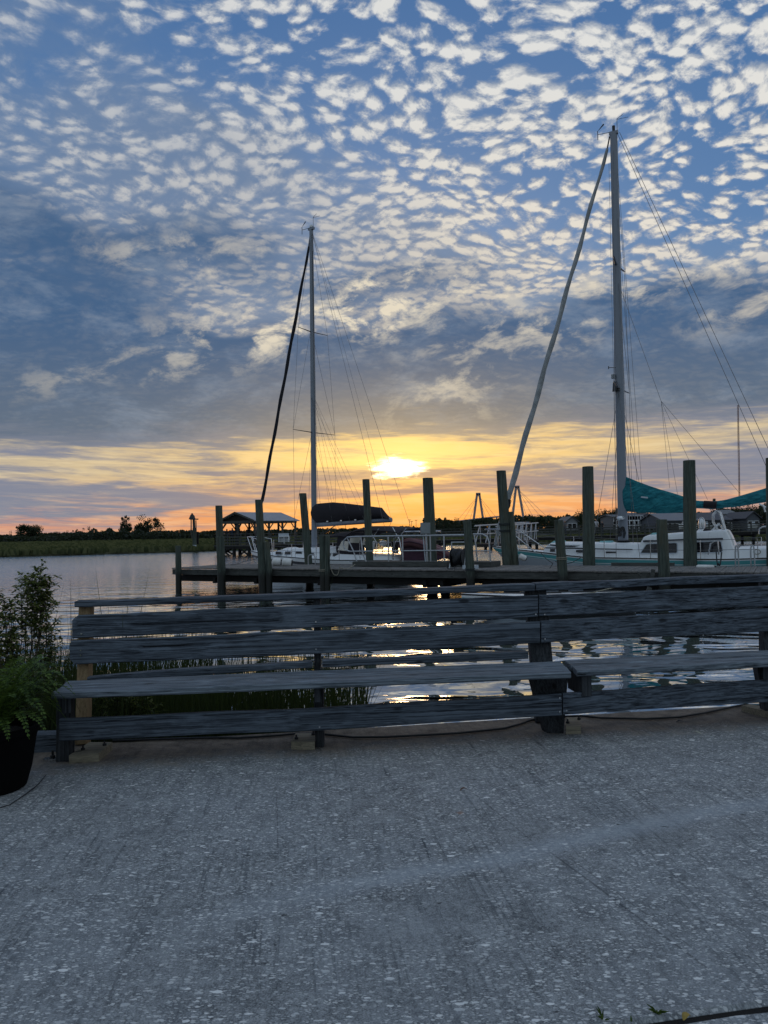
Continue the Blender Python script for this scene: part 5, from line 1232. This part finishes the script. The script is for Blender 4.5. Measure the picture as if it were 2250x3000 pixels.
# arched steel frame, cockpit rails and gear near the stern
for w, dx in ((.55, 0), (-.55, 4)):
    MB().tube([B2.H(2108 + dx, 1568, w), B2.H(2087 + dx, 1528, w), B2.H(2088 + dx, 1508, w), B2.H(2098 + dx, 1496, w), B2.H(2108 + dx, 1502, w), B2.H(2122 + dx, 1552, w)], .028, 8).build('arch_frame', M_steel, B2.root, smooth=True)
    MB().tube([B2.H(2072 + dx, 1568, w), B2.H(2104 + dx, 1534, w), B2.H(2118 + dx, 1552, w)], .02, 8).build('arch_brace', M_steel, B2.root, smooth=True)
MB().lathe(B2.H(2056, 1534, 0), [(.03, -.75), (.03, -.2), (.10, -.15), (.12, 0), (.08, .16), (.04, .2), (.001, .21)], 14).build('radar_dome', M_steel, B2.root, smooth=True)
MB().tube([B2.H(2060, 1556, .5), B2.H(2072, 1562, .5), B2.H(2090, 1565, .5)], [.12, .15, .1], 10).build('folded_canvas', M_canvas, B2.root, smooth=True)
B2.cabin('roof_box', [(tz(x, y, .3)) for x, y in ((2036, 1562), (2045, 1553), (2060, 1551), (2068, 1560))], .35, .30, lambda t: 1.15)
m = MB(); m.prism([B2.H(x, y, .7) for x, y in ((2124, 1556), (2134, 1553), (2148, 1580), (2153, 1605), (2141, 1616), (2132, 1590))], -B2.n * .06); m.build('companionway_curtain', M_fender, B2.root)
B2.cabin('cockpit_coaming', [(tz(2155, 1618, 1)[0], .66), (tz(2165, 1612, 1)[0], .80), (11.0, .84), (L2 - .25, .86), (L2 - .1, .66)], 1.15, 1.08, lambda t: sh2(t) - .02)
for sg in (1, -1):
    a = [B2.H(2075, 1625, 1.45), B2.H(2082, 1592, 1.45), B2.H(2092, 1586, 1.45), B2.H(2103, 1585, 1.45), B2.H(2106, 1625, 1.45)] if sg == 1 else [B2.P(9.4, -1.4, .5), B2.P(9.5, -1.4, 1.05), B2.P(10.0, -1.4, 1.08), B2.P(10.1, -1.4, .5)]
    MB().tube(a, .022, 8).build('gate_rail', M_steel, B2.root, smooth=True)
    MB().tube([B2.P(10.2, sg * 1.42, .55), B2.P(10.5, sg * 1.42, 1.15), B2.P(10.8, sg * 1.4, 1.2), B2.P(12.0, sg * 1.2, 1.25), B2.P(12.1, sg * 1.2, .65)], .024, 8).build('stern_rail', M_steel, B2.root, smooth=True)
    MB().tube([B2.P(10.45, sg * 1.42, .85), B2.P(12.05, sg * 1.2, .95)], .018, 8).build('stern_rail', M_steel, B2.root, smooth=True)
MB().tube([B2.H(2223, 1565, 1.0), B2.H(2225, 1548, 1.0), B2.H(2236, 1543, 1.0), B2.H(2262, 1541, 1.0)], .02, 8).build('rail_hook', M_steel, B2.root, smooth=True)
pts = [B2.H(2218 + 10 * math.cos(a), 1617 + 7 * math.sin(a), 1.2) for a in [i / 30 * 12.56 for i in range(31)]]; MB().tube(pts, .014, 6).build('coiled_line', M_rope, B2.root, smooth=True)
for a, b_ in (((2235, 1478), (2242, 1500)), ((2224, 1476), (2255, 1492))): MB().tube([B2.H(*a, .1), B2.H(*b_, .1)], .03, 6).build('boom_crutch', M_steel, B2.root)

# ---------------------------------------------------------------- skiff between the bench and the dock
sk = U(1352, 1738, 17.6); ska = math.atan2(.05, 1); 
SK = Boat('skiff', 'small white skiff with teal line seen just over the bench top rail', (sk.x, sk.y), ska, 3.9, 1.45, lambda t: smoothpts([(0, .03), (2, -.04), (4, -.02)], t), lambda t: -.05 - t * .5 if t < .9 else -.56, .5)
SK.root['category'] = 'boat'
SK.hull([.05, .09, .12, .14], [M_gel, M_teal, M_gel, M_gel, M_gelgrey])
for t in (1.3, 2.6): MB().beam(SK.P(t, -.62, -.03), SK.P(t, .62, -.03), .22, .03, (0, 0, 1)).build('thwart', M_gelgrey, SK.root)

# ================================================================== far pier, pavilion, people
PA, PB = Vector((U(868, 1592, 76).x, 76, .48)), Vector((U(2330, 1550, 84).x, 84, .93))
pd = (PB - PA); PLEN = pd.length; pdn = pd.normalized(); pn_ = Vector((-pdn.y, pdn.x, 0)).normalized(); PAZ = math.atan2(pdn.y, pdn.x)
pier = thing('fishing_pier', 'long dark wooden pier with railings crossing behind the sailboats', 'pier', PA, PAZ)
def pp(s, n, z): return PA + pdn * s + pn_ * n + Vector((0, 0, z))
m = MB(); s = 0.0
while s < PLEN: m.box((0, 0, 0), (1, 1, 1), M=Matrix.Translation(pp(s + .14, 1.1, -.03)) @ Matrix.Rotation(PAZ, 4, 'Z') @ Matrix.Diagonal((.26, 2.4, .06, 1))); s += .28
m.build('deck_planks', M_dockx, pier)
for n in (0, 2.2):
    MB().beam(pp(0, n, 1.08), pp(PLEN, n, 1.08), .16, .05).build('top_rail', M_dockx, pier)
    for z in (.82, .58, .34): MB().beam(pp(0, n, z), pp(PLEN, n, z), .03, .14 if n == 0 else .10).build('side_rail', M_dockx, pier)
    MB().beam(pp(0, n, -.20), pp(PLEN, n, -.20), .10, .28).build('edge_beam', M_dark, pier)
k = int(PLEN / 2.45)
for i in range(k + 1):
    for n in ((0,) if i % 2 else (0, 2.2)):
        if i * 2.45 < PLEN: MB().beam(pp(i * 2.45, n, -.3), pp(i * 2.45, n, 1.1), .12, .12).build('rail_post', M_dockx, pier)
for i in range(int(PLEN / 2.45 / 2) + 1):
    s = i * 4.9 + .3
    for n in (.1, 2.1): MB().tube([pp(s, n, -2.8), pp(s, n, -.3)], .16, 8).build('pile', M_dark, pier)
    MB().beam(pp(s, -.3, -.42), pp(s, 2.6, -.42), .18, .22).build('cap_beam', M_dark, pier)
# pavilion at the pier head: a corner toward us, gable on the left
gc = Vector((U(747, 1593, 72).x, 72, 0)); gl = Vector((U(650, 1593, 75).x, 75, 0)); gr = Vector((U(866, 1593, 75.6).x, 75.6, 0)); gb = gl + gr - gc
pav = thing('pavilion', 'open pavilion with pale metal gable roof on a piled deck, behind the left pilings', 'pavilion', (gc + gb) / 2 + Vector((0, 0, .5)))
DZP, EZ, RZ = .50, 2.80, 3.66
out = lambda p, k=.32: p + (p - (gc + gb) / 2).normalized() * k
fl = (gl + gc) / 2; fb = (gr + gb) / 2; ax = (fb - fl).normalized()
def zc(p, z): return Vector((p.x, p.y, z))
rl0, rl1 = zc(fl - ax * .35, RZ), zc(fb + ax * .35, RZ)
m = MB()
for a, b_ in ((gc, gr), (gl, gb)):
    a_, b__ = zc(out(a, .45), EZ), zc(out(b_, .45), EZ); m.add([a_, b__, rl1, rl0, a_ - Vector((0, 0, .07)), b__ - Vector((0, 0, .07)), rl1 - Vector((0, 0, .07)), rl0 - Vector((0, 0, .07))], [(0, 1, 2, 3), (7, 6, 5, 4), (0, 4, 5, 1), (1, 5, 6, 2), (3, 2, 6, 7), (0, 3, 7, 4)])
m.build('roof', M_roof, pav)
m = MB()
for p, q in ((gl, gc), (gb, gr)):
    m.add([zc(p, EZ + .02), zc(q, EZ + .02), zc((p + q) / 2, RZ - .10)], [(0, 1, 2)])
m.build('gable_boarding', M_dark, pav)
for a, b_ in ((gl, gc), (gc, gr), (gr, gb), (gb, gl)): MB().beam(zc(out(a, .1), EZ - .10), zc(out(b_, .1), EZ - .10), .14, .26).build('eaves_beam', M_dockx, pav)
for a, b_, k in ((zc(out(gl, .42), EZ - .03), rl0 - Vector((0, 0, .05)), 0), (zc(out(gc, .42), EZ - .03), rl0 - Vector((0, 0, .05)), 0)): MB().beam(a, b_, .06, .16).build('barge_board', M_dockx, pav)
posts = [gl, gc, gr, gb, (gl + gc) / 2, (gr + gb) / 2] + [gc.lerp(gr, t) for t in (.34, .67)] + [gl.lerp(gb, t) for t in (.34, .67)]
for p in posts:
    MB().beam(zc(p, DZP), zc(p, EZ - .05), .19, .19, (0, 1, 0)).build('post', M_dockx, pav)
    for d in (gr - gc, gl - gc):
        d = d.normalized()
        for sg in (-1, 1):
            q = p + d * sg * .62
            if min((gc - q).length + (q - gr).length - (gr - gc).length, (gc - q).length + (q - gl).length - (gl - gc).length, (gl - q).length + (q - gb).length - (gb - gl).length) < .05:
                MB().beam(zc(p, EZ - .85), zc(q, EZ - .12), .09, .11, (0, 1, 0)).build('knee_brace', M_dockx, pav)
m = MB(); m.add([zc(out(p, .8), DZP) for p in (gl, gc, gr, gb)] + [zc(out(p, .8), DZP - .10) for p in (gl, gc, gr, gb)], [(0, 1, 2, 3), (7, 6, 5, 4), (0, 4, 5, 1), (1, 5, 6, 2), (2, 6, 7, 3), (3, 7, 4, 0)]); m.build('deck', M_dockx, pav)
for a, b_ in ((gl, gc), (gc, gr), (gl, gb)):
    A, B = out(a, .65), out(b_, .65)
    for z in (1.06, .78, .5, .22): MB().beam(zc(A, DZP + z), zc(B, DZP + z), .05, .07 if z > 1 else .12).build('rail_board', M_dockx, pav)
    k = 3
    for i in range(k + 1): MB().beam(zc(A.lerp(B, i / k), DZP - .1), zc(A.lerp(B, i / k), DZP + 1.1), .10, .10, (0, 1, 0)).build('rail_post', M_dockx, pav)
    MB().beam(zc(A, DZP - .22), zc(B, DZP - .22), .12, .26).build('edge_beam', M_dark, pav)
    for t in (.12, .5, .88):
        q = A.lerp(B, t); MB().tube([zc(q, -1.6), zc(q, DZP - .2)], .17, 8).build('pile', M_dark, pav)
    d = (B - A).normalized()
    for t in (.25, .75):
        q = A.lerp(B, t); MB().beam(zc(q - d * .8, WZ - .1), zc(q + d * .8, DZP - .2), .08, .14).build('cross_brace', M_dark, pav); MB().beam(zc(q + d * .8, WZ - .1), zc(q - d * .8, DZP - .2), .08, .14).build('cross_brace', M_dark, pav)
sb = thing('cleaning_sink', 'white box-shaped cleaning station on the pier right of the pavilion posts', 'sink', U(832, 1592, 73.0))
c = U(832, 1571, 73); m = MB(); m.box(c, (1.0, .5, .10), .1); m.box(c + Vector((0, 0, -.36)), (.06, .5, .64), .1); m.box(c + Vector((-.47, 0, -.30)), (.06, .5, .50)); m.box(c + Vector((.47, 0, -.30)), (.06, .5, .50)); m.box(c + Vector((0, .2, -.30)), (1.0, .05, .5), .1)
m.build('body', M_gel, sb); MB().box(c + Vector((0, -.22, .16)), (.98, .04, .22), .1).build('splash_board', M_gelgrey, sb)

# people: one continuous skinned body each
def person(px, pyf, Y, label, shirt, trousers, pose, h=1.72, face=0.0, z=None, hat=None):
    b = U(px, pyf, Y)
    if z is not None: b.z = z
    k = h / 1.72; r_ = random.Random(int(px)); root = thing('person', label, 'person', b, face, 'people on the pier')
    hip = .92; lean = .12 if pose == 'lean' else 0
    V = {'pel': (0, 0, hip), 'wst': (0, .01 + lean * .3, 1.08), 'chs': (0, .02 + lean, 1.32), 'nck': (0, lean * 1.2, 1.48), 'hd0': (0, .0 + lean * 1.5, 1.56), 'hd1': (0, .01 + lean * 1.7, 1.67),
         'hl': (-.10, 0, .88), 'kl': (-.11, .03, .48), 'al': (-.12, -.02, .08), 'tl': (-.13, .14, .03), 'hr': (.10, 0, .88), 'kr': (.12, .04, .48), 'ar': (.13, -.01, .08), 'tr': (.15, .14, .03),
         'sl': (-.19, lean, 1.42), 'sr': (.19, lean, 1.42)}
    if pose == 'lean': V.update(el=(-.25, .22, 1.18), wl=(-.12, .42, 1.14), er=(.25, .22, 1.18), wr=(.14, .42, 1.13))
    elif pose == 'arm': V.update(el=(-.26, .0, 1.15), wl=(-.27, .10, .90), er=(.30, .14, 1.28), wr=(.22, .30, 1.46))
    else: V.update(el=(-.25, -.02, 1.15), wl=(-.26, .06, .90), er=(.25, -.03, 1.15), wr=(.25, .07, .90))
    V['gl'] = tuple(a + (a - c) * .28 for a, c in zip(V['wl'], V['el'])); V['gr'] = tuple(a + (a - c) * .28 for a, c in zip(V['wr'], V['er']))
    E = [('pel', 'wst'), ('wst', 'chs'), ('chs', 'nck'), ('nck', 'hd0'), ('hd0', 'hd1'), ('pel', 'hl'), ('hl', 'kl'), ('kl', 'al'), ('al', 'tl'), ('pel', 'hr'), ('hr', 'kr'), ('kr', 'ar'), ('ar', 'tr'), ('chs', 'sl'), ('sl', 'el'), ('el', 'wl'), ('wl', 'gl'), ('chs', 'sr'), ('sr', 'er'), ('er', 'wr'), ('wr', 'gr')]
    Rr = dict(pel=.135, wst=.12, chs=.145, nck=.055, hd0=.085, hd1=.10, hl=.10, kl=.065, al=.045, tl=.04, hr=.10, kr=.065, ar=.045, tr=.04, sl=.06, sr=.06, el=.045, er=.045, wl=.034, wr=.034, gl=.036, gr=.036)
    names = list(V); me = bpy.data.meshes.new('body'); me.from_pydata([Vector(V[n]) * k for n in names], [(names.index(a), names.index(c)) for a, c in E], [])
    o = bpy.data.objects.new('body_rig', me); COL.objects.link(o); md = o.modifiers.new('s', 'SKIN'); o.modifiers.new('d', 'SUBSURF').levels = 1
    for i, n in enumerate(names): me.skin_vertices[0].data[i].radius = (Rr[n] * k, Rr[n] * k * (.8 if n in ('pel', 'wst', 'chs') else 1)); me.skin_vertices[0].data[i].use_root = (n == 'pel')
    dg = bpy.context.evaluated_depsgraph_get(); em = bpy.data.meshes.new_from_object(o.evaluated_get(dg)); bpy.data.objects.remove(o)
    for mt in (trousers, shirt, M_skin, M_hair): em.materials.append(mt)
    for p in em.polygons:
        c = p.center / k; p.material_index = 3 if (c.z > 1.60 and (c.y < lean * 1.6 + .03 or c.z > 1.69)) else 2 if c.z > 1.47 or (math.hypot(c.x, c.y - lean) > .26 and c.z < 1.30 and c.z > .75) else 1 if c.z > .95 else 3 if c.z < .07 else 0
        p.use_smooth = True
    body = bpy.data.objects.new('body', em); COL.objects.link(body); body.parent = root
    return root
cl = lambda n, c: simple(n, c, .85)
C_white, C_yel, C_dark, C_navy, C_grey, C_pink = cl('cloth_white', (.6, .6, .62)), cl('cloth_yellow', (.45, .28, .06)), cl('cloth_black', (.02, .02, .025)), cl('cloth_navy', (.025, .035, .07)), cl('cloth_grey', (.16, .16, .17)), cl('cloth_pink', (.35, .16, .16))
PZ = lambda px: PA.z + (PB.z - PA.z) * ((U(px, 1550, 80).x - PA.x) / (PB.x - PA.x))
def pY(px): return PA.y + (PB.y - PA.y) * ((U(px, 1550, 80).x - PA.x) / (PB.x - PA.x))
for px, dy, lb, a, b_, ps, h, fc in (
        (1512, 1.0, 'person in a yellow shirt on the pier beside the roped piling', C_yel, C_pink, 'stand', 1.7, 2.0), (1539, .9, 'person in black leaning on the pier rail right of the yellow shirt', C_dark, C_dark, 'lean', 1.72, 3.14), (1553, 1.5, 'person with an arm raised beside the leaning figure in black', C_dark, C_grey, 'arm', 1.68, 2.6),
        (1655, 1.1, 'person in grey on the pier before the white gabled house', C_grey, C_navy, 'lean', 1.7, 3.0), (1748, .8, 'person in a white shirt and dark trousers right of the widest piling', C_white, C_dark, 'arm', 1.75, 2.4), (1765, 1.3, 'person in dark clothes beside the one in the white shirt', C_dark, C_navy, 'stand', 1.55, 2.0),
        (1716, 1.6, 'person half hidden by the widest tall piling', C_grey, C_dark, 'stand', 1.7, 2.0)):
    person(px, 1570, pY(px) + dy, lb, a, b_, ps, h, fc, z=PZ(px))
pm = (gc + gb) / 2
for px, Y, lb, a, ps, h in ((653, 74.6, 'person in pale top at the left corner of the pavilion rail', C_grey, 'lean', 1.7), (666, 74.2, 'person in black leaning at the pavilion rail, second from its left corner', C_dark, 'lean', 1.62), (681, 74.2, 'dark figure in the pavilion just left of the middle gable post', C_navy, 'stand', 1.7),
        (703, 73.8, 'dark figure in the pavilion just right of the middle gable post', C_dark, 'lean', 1.66), (727, 74.5, 'person standing near the front corner post of the pavilion', C_dark, 'stand', 1.72)):
    person(px, 1593, Y, lb, a, C_dark, ps, h, 3.14, z=DZP)

# ---- channel marker
cm = thing('channel_marker', 'timber marker post with lantern and cross arm standing in the river', 'marker', Vector((U(572, 1613, 94).x, 94, WZ)))
Yc = 94
def cp(x, y, d=0): return U(x, y, Yc + d)
MB().tube([cp(570, 1640), cp(570, 1547)], .25, 10).build('lower_post', M_pile, cm, smooth=True)
MB().tube([cp(569, 1550), cp(567, 1511)], [.17, .15], 10).build('upper_post', M_pile, cm, smooth=True)
for dx in (-4, 6): MB().tube([cp(573 + dx, 1640, .6), cp(573 + dx, 1560, .6)], .14, 8).build('brace_pile', M_dark, cm, smooth=True)
MB().beam(cp(562, 1600, -.5), cp(580, 1600, -.5), .9, .25).build('platform', M_gelgrey, cm)
MB().beam(cp(556, 1521, -.4), cp(581, 1521, -.4), .16, .14).build('cross_arm', M_black, cm)
MB().lathe(cp(563, 1521), [(.42, 0), (.40, .10), (.24, .45), (.20, .55), (.10, .60), (.10, .72), (.001, .74)], 12).build('bell', M_black, cm, smooth=True)
MB().tube([cp(560, 1521, -.3), cp(560, 1560, -.3), cp(563, 1578, -.3)], .07, 6).build('pipe', M_dockx, cm, smooth=True); MB().tube([cp(574, 1524, -.3), cp(575, 1556, -.3), cp(573, 1572, -.3)], .06, 6).build('pipe', M_dockx, cm, smooth=True)

# ---- houses on the right bank
def house(name, label, x0, x1, yb, ye, yr, Y, wall, roof, depth=9, gable='side', win=(), rz=0.0, porch=False):
    """x0..x1 px wide at distance Y, wall base yb, eaves ye, ridge yr"""
    a, b_ = U(x0, yb, Y), U(x1, yb, Y); zb, ze, zr = a.z - 1.2, U((x0 + x1) / 2, ye, Y).z, U((x0 + x1) / 2, yr, Y).z
    W = b_.x - a.x; c = Vector(((a.x + b_.x) / 2, Y, zb)); root = thing(name, label, 'house', c, rz); T = MW[root.name]; P = lambda x, y, z: T @ Vector((x, y, z))
    H = ze - zb; m = MB(); m.add([P(x, y, z) for z in (0, H) for x, y in ((-W / 2, 0), (W / 2, 0), (W / 2, depth), (-W / 2, depth))], [(0, 1, 5, 4), (1, 2, 6, 5), (2, 3, 7, 6), (3, 0, 4, 7)]); 
    if gable == 'front': m.add([P(-W / 2, 0, H), P(W / 2, 0, H), P(0, 0, H + zr - ze - .05), P(-W / 2, depth, H), P(W / 2, depth, H), P(0, depth, H + zr - ze - .05)], [(0, 1, 2), (5, 4, 3)])
    else: m.add([P(-W / 2, 0, H), P(-W / 2, depth, H), P(-W / 2, depth / 2, H + zr - ze - .05), P(W / 2, 0, H), P(W / 2, depth, H), P(W / 2, depth / 2, H + zr - ze - .05)], [(0, 1, 2), (5, 4, 3)])
    m.build('wall', wall, root); o_ = .4; h = zr - ze; m = MB()
    if gable == 'front': q = [(-W / 2 - o_, -o_, H - .1), (0, -o_, H + h), (W / 2 + o_, -o_, H - .1)]; q2 = [(x, depth + o_, z) for x, _, z in q]
    else: q = [(-W / 2 - o_, -o_, H - .1), (-W / 2 - o_, depth / 2, H + h), (-W / 2 - o_, depth + o_, H - .1)]; q2 = [(W / 2 + o_, y, z) for _, y, z in q]
    up = Vector((0, 0, .16)); A = [P(*p) for p in q]; B = [P(*p) for p in q2]
    m.add(A + B + [p + up for p in A] + [p + up for p in B], [(0, 1, 4, 3), (1, 2, 5, 4), (9, 10, 7, 6), (10, 11, 8, 7), (0, 3, 9, 6), (2, 8, 11, 5), (0, 6, 7, 1), (1, 7, 8, 2), (3, 4, 10, 9), (4, 5, 11, 10)]); m.build('roof', roof, root)
    for fx, fz, w, hh in win:
        x = -W / 2 + fx * W; z = H * fz
        f = MB().beam(P(x, -.05, z - hh / 2 - .08), P(x, -.05, z + hh / 2 + .08), w + .16, .08, (0, 1, 0)).build('window', M_gel, root)
        MB().beam(P(x, -.11, z - hh / 2), P(x, -.11, z + hh / 2), w, .04, (0, 1, 0)).build('pane', M_glass, f)
    if porch:
        for fz in porch:
            z = H * fz; MB().beam(P(-W / 2, -1.0, z), P(W / 2, -1.0, z), 2.0, .12).build('balcony_floor', M_gel, root); MB().beam(P(-W / 2, -1.95, z + .95), P(W / 2, -1.95, z + .95), .08, .08).build('balcony_rail', M_gel, root)
            m = MB(); n = int(W / .5)
            for i in range(n + 1): m.beam(P(-W / 2 + i * W / n, -1.95, z), P(-W / 2 + i * W / n, -1.95, z + .95), .05, .05, (0, 1, 0))
            m.build('balusters', M_gel, root)
        for i in range(4): MB().beam(P(-W / 2 + i * W / 3, -1.95, 0), P(-W / 2 + i * W / 3, -1.95, H * max(porch) + .1), .18, .18, (0, 1, 0)).build('porch_post', M_gel, root)
    return root
W_white, W_grey, W_blue = simple('white_siding', (.22, .23, .25), .7, 0, .1), simple('grey_siding', (.14, .15, .16), .7, 0, .1), simple('blue_grey_siding', (.09, .10, .12), .7, 0, .1)
R_grey, R_slate = simple('grey_shingle', (.09, .10, .115), .7, 0, .15), simple('slate_shingle', (.05, .055, .07), .7, 0, .15)
W6 = [(f, z, 1.0, 1.4) for f in (.14, .38, .62, .86) for z in (.42, .78)]
house('waterfront_house', 'small white gabled house between the short roped piling and the widest piling', 1660, 1692, 1545, 1529, 1514, 185, W_white, R_grey, 10, 'front', [(.3, .6, .9, 1.2), (.7, .6, .9, 1.2)])
house('waterfront_house', 'long low white building behind the pier right of the roped piling', 1498, 1556, 1546, 1536, 1530, 260, W_white, W_white, 8, 'side', [(f, .6, 1.0, 1.0) for f in (.15, .4, .65, .9)])
house('waterfront_house', 'pale two-storey house just left of the second mast foot', 1798, 1824, 1540, 1514, 1508, 165, W_grey, R_grey, 10, 'side', [(.3, .75, 1, 1.4), (.75, .75, 1, 1.4), (.3, .4, 1, 1.4)], porch=(.45,))
house('waterfront_house', 'white two-storey house with balconies just right of the second mast', 1836, 1876, 1540, 1511, 1503, 165, W_white, R_grey, 10, 'side', W6, porch=(.38, .70))
house('waterfront_house', 'white house with broad windows left of the short dark piling', 1882, 1913, 1540, 1514, 1505, 168, W_white, R_slate, 10, 'front', W6, porch=(.45,))
house('waterfront_house', 'long building with wide pale grey roof behind the short dark piling', 1945, 2043, 1542, 1525, 1503, 150, W_blue, simple('pale_grey_roof', (.12, .13, .155), .5, 0, .1), 14, 'side', [(f, .45, 1.2, 1.2) for f in (.1, .25, .4, .55, .7, .85)])
house('waterfront_house', 'dark roofed long building right of the tallest piling', 2046, 2140, 1541, 1524, 1501, 152, W_blue, R_slate, 14, 'side', [(f, .45, 1.4, 1.3) for f in (.08, .22, .36, .5, .64, .78, .92)])
house('waterfront_house', 'blue-grey house with dark roof near the right edge', 2188, 2226, 1540, 1519, 1500, 150, W_blue, R_slate, 10, 'front', [(.3, .55, 1, 1.3), (.7, .55, 1, 1.3)])
house('waterfront_house', 'small house peak just above the dark roof right of the tallest piling', 2122, 2158, 1528, 1506, 1494, 190, W_white, W_grey, 9, 'side', [(.3, .7, 1, 1.2), (.7, .7, 1, 1.2)])
# small motor boats on the bank
for px, w, lb in ((2000, 22, 'small pale boat on the bank left of the tallest piling'), (2062, 46, 'longer white boat on the bank below the dark roof'), (2205, 26, 'small white boat on the bank by the right edge')):
    p = U(px, 1548, 118); w_ = w / F * 118; m = MB(); secs = []
    r_ = thing('moored_boat', lb, 'boat', p, 0, 'boats along the far bank')
    for i in range(9):
        t = i / 8; b_ = w_ * .17 * math.sin(min(1, t * 1.6 + .02) * 1.57); z = .55 + .15 * (1 - t) ** 2
        secs.append([p + Vector((w_ * (t - .5), -b_, z)), p + Vector((w_ * (t - .5), -b_ * .7, .1)), p + Vector((w_ * (t - .5), 0, -.1)), p + Vector((w_ * (t - .5), b_ * .7, .1)), p + Vector((w_ * (t - .5), b_, z))])
    m.loft(secs, caps=True); m.build('hull', M_gel, r_, smooth=True)
    m = MB(); m.prism([p + Vector((w_ * x, -w_ * .1, z)) for x, z in ((-.05, .5), (.0, 1.05), (.22, 1.05), (.26, .5))], (0, w_ * .2, 0)); m.build('cabin', M_gelgrey, r_)

# ---- cable-stayed bridge far beyond, as large as it really is
def tower(xt, yt, xl, xr, yb, Y, label):
    t = U(xt, yt, Y); zb = -5.0; l_, r_ = U(xl, yb, Y), U(xr, yb, Y); root = thing('bridge_tower', label, 'bridge tower', ((l_.x + r_.x) / 2, Y, 0), 0, 'bridge towers')
    wl = 9.5 / F * Y * .55; top = 12 / F * Y / 2
    for s_, b_ in ((-1, l_), (1, r_)):
        tp = t + Vector((s_ * top * .55, 0, 0)); d = b_ - tp; e = tp + d * ((zb - tp.z) / d.z); MB().beam(e, tp, wl * 1.15, wl, (0, 1, 0)).build('leg', M_bridge, root)
    MB().beam(t + Vector((-top * 1.1, 0, 0)), t + Vector((top * 1.1, 0, 0)), wl, wl * 1.3, (0, 0, 1)).build('cross_head', M_bridge, root)
    return t, root
YB1, YB2 = 3300, 3000
T1, r1 = tower(1401, 1447, 1388, 1415, 1520, YB1, 'left, smaller pale A-shaped bridge tower on the horizon'); T2, r2 = tower(1515, 1426, 1502, 1533, 1513, YB2, 'right, taller pale A-shaped bridge tower beside the pale furled sail')
dz_ = lambda px, Y: U(px, 1519 - (px - 1440) * .008, Y)
bd = thing('bridge_deck', 'thin red-lit roadway line joining the two far bridge towers', 'bridge', dz_(1460, 3100))
pts = [(1250, 1536, 4200), (1330, 1528, 3700), (1400, 1520, YB1), (1455, 1514, 3150), (1515, 1514, YB2), (1580, 1519, 2900), (1680, 1531, 2800)]
MB().tube([U(*p) for p in pts], 3.2, 4).build('roadway', M_bridge, bd)
for p in pts[:2] + pts[3:4] + pts[5:]: q = U(*p); MB().tube([Vector((q.x, q.y, -5)), q], 3.0, 6).build('pier', M_bridge, bd)
for T, Y, x0, pxs in ((T1, YB1, 1401, (1340, 1358, 1376, 1425, 1440, 1456)), (T2, YB2, 1515, (1462, 1478, 1494, 1545, 1565, 1590, 1612))):
    for px in pxs:
        yd = 1516 + abs(px - 1500) * .06; MB().tube([T - Vector((0, 0, 6)), U(px, yd, Y)], .55, 4).build('stay_cable', M_bridge, bd)
# ---- lattice radio mast and light poles
rm = thing('radio_mast', 'very tall thin lattice radio mast rising near the right edge', 'radio mast', Vector((U(2167, 1545, 900).x, 900, 0)))
t_, b_ = U(2162, 1187, 900), U(2168, 1555, 900); m = MB(); r_ = .85
cr = [(r_ * math.cos(a), r_ * math.sin(a)) for a in (0.3, 2.4, 4.5)]
for x, y in cr: m.tube([b_ + Vector((x, y, 0)), t_ + Vector((x, y, 0))], .22, 4)
for i in range(90):
    p, q = b_.lerp(t_, i / 90), b_.lerp(t_, (i + 1) / 90)
    for j in range(3):
        a_, c_ = cr[j], cr[(j + 1) % 3]; m.tube([p + Vector((a_[0], a_[1], 0)), q + Vector((c_[0], c_[1], 0))], .09, 3)
m.build('lattice', simple('mast_red_paint', (.22, .10, .08), .6), rm)
for z in (.27,): q = b_.lerp(t_, z); MB().lathe(q + Vector((2.2, 0, -1)), [(.3, 0), (1.2, .3), (1.2, 1.8), (.3, 2.2)], 10).build('dish', M_bridge, rm)
for px, yt, lb in ((1200, 1522, 'leftmost of the faint light poles under the sun'), (1206, 1527, 'second light pole under the sun'), (1219, 1523, 'lone light pole right of the pair under the sun'), (1277, 1518, 'light pole just right of the thick middle piling'), (916, 1530, 'light pole just left of the first mast'), (1012, 1528, 'light pole below the dark sail cover')):
    t_, b_ = U(px, yt, 480), U(px, 1560, 480); lp = thing('light_pole', lb, 'light pole', (b_.x, b_.y, WZ), 0, 'light poles beyond the trees')
    MB().tube([Vector((b_.x, b_.y, WZ)), t_], .14, 5).build('pole', M_black, lp); MB().beam(t_ + Vector((-.9, 0, -.2)), t_ + Vector((.9, 0, -.2)), .3, .25).build('lamp_head', M_black, lp)
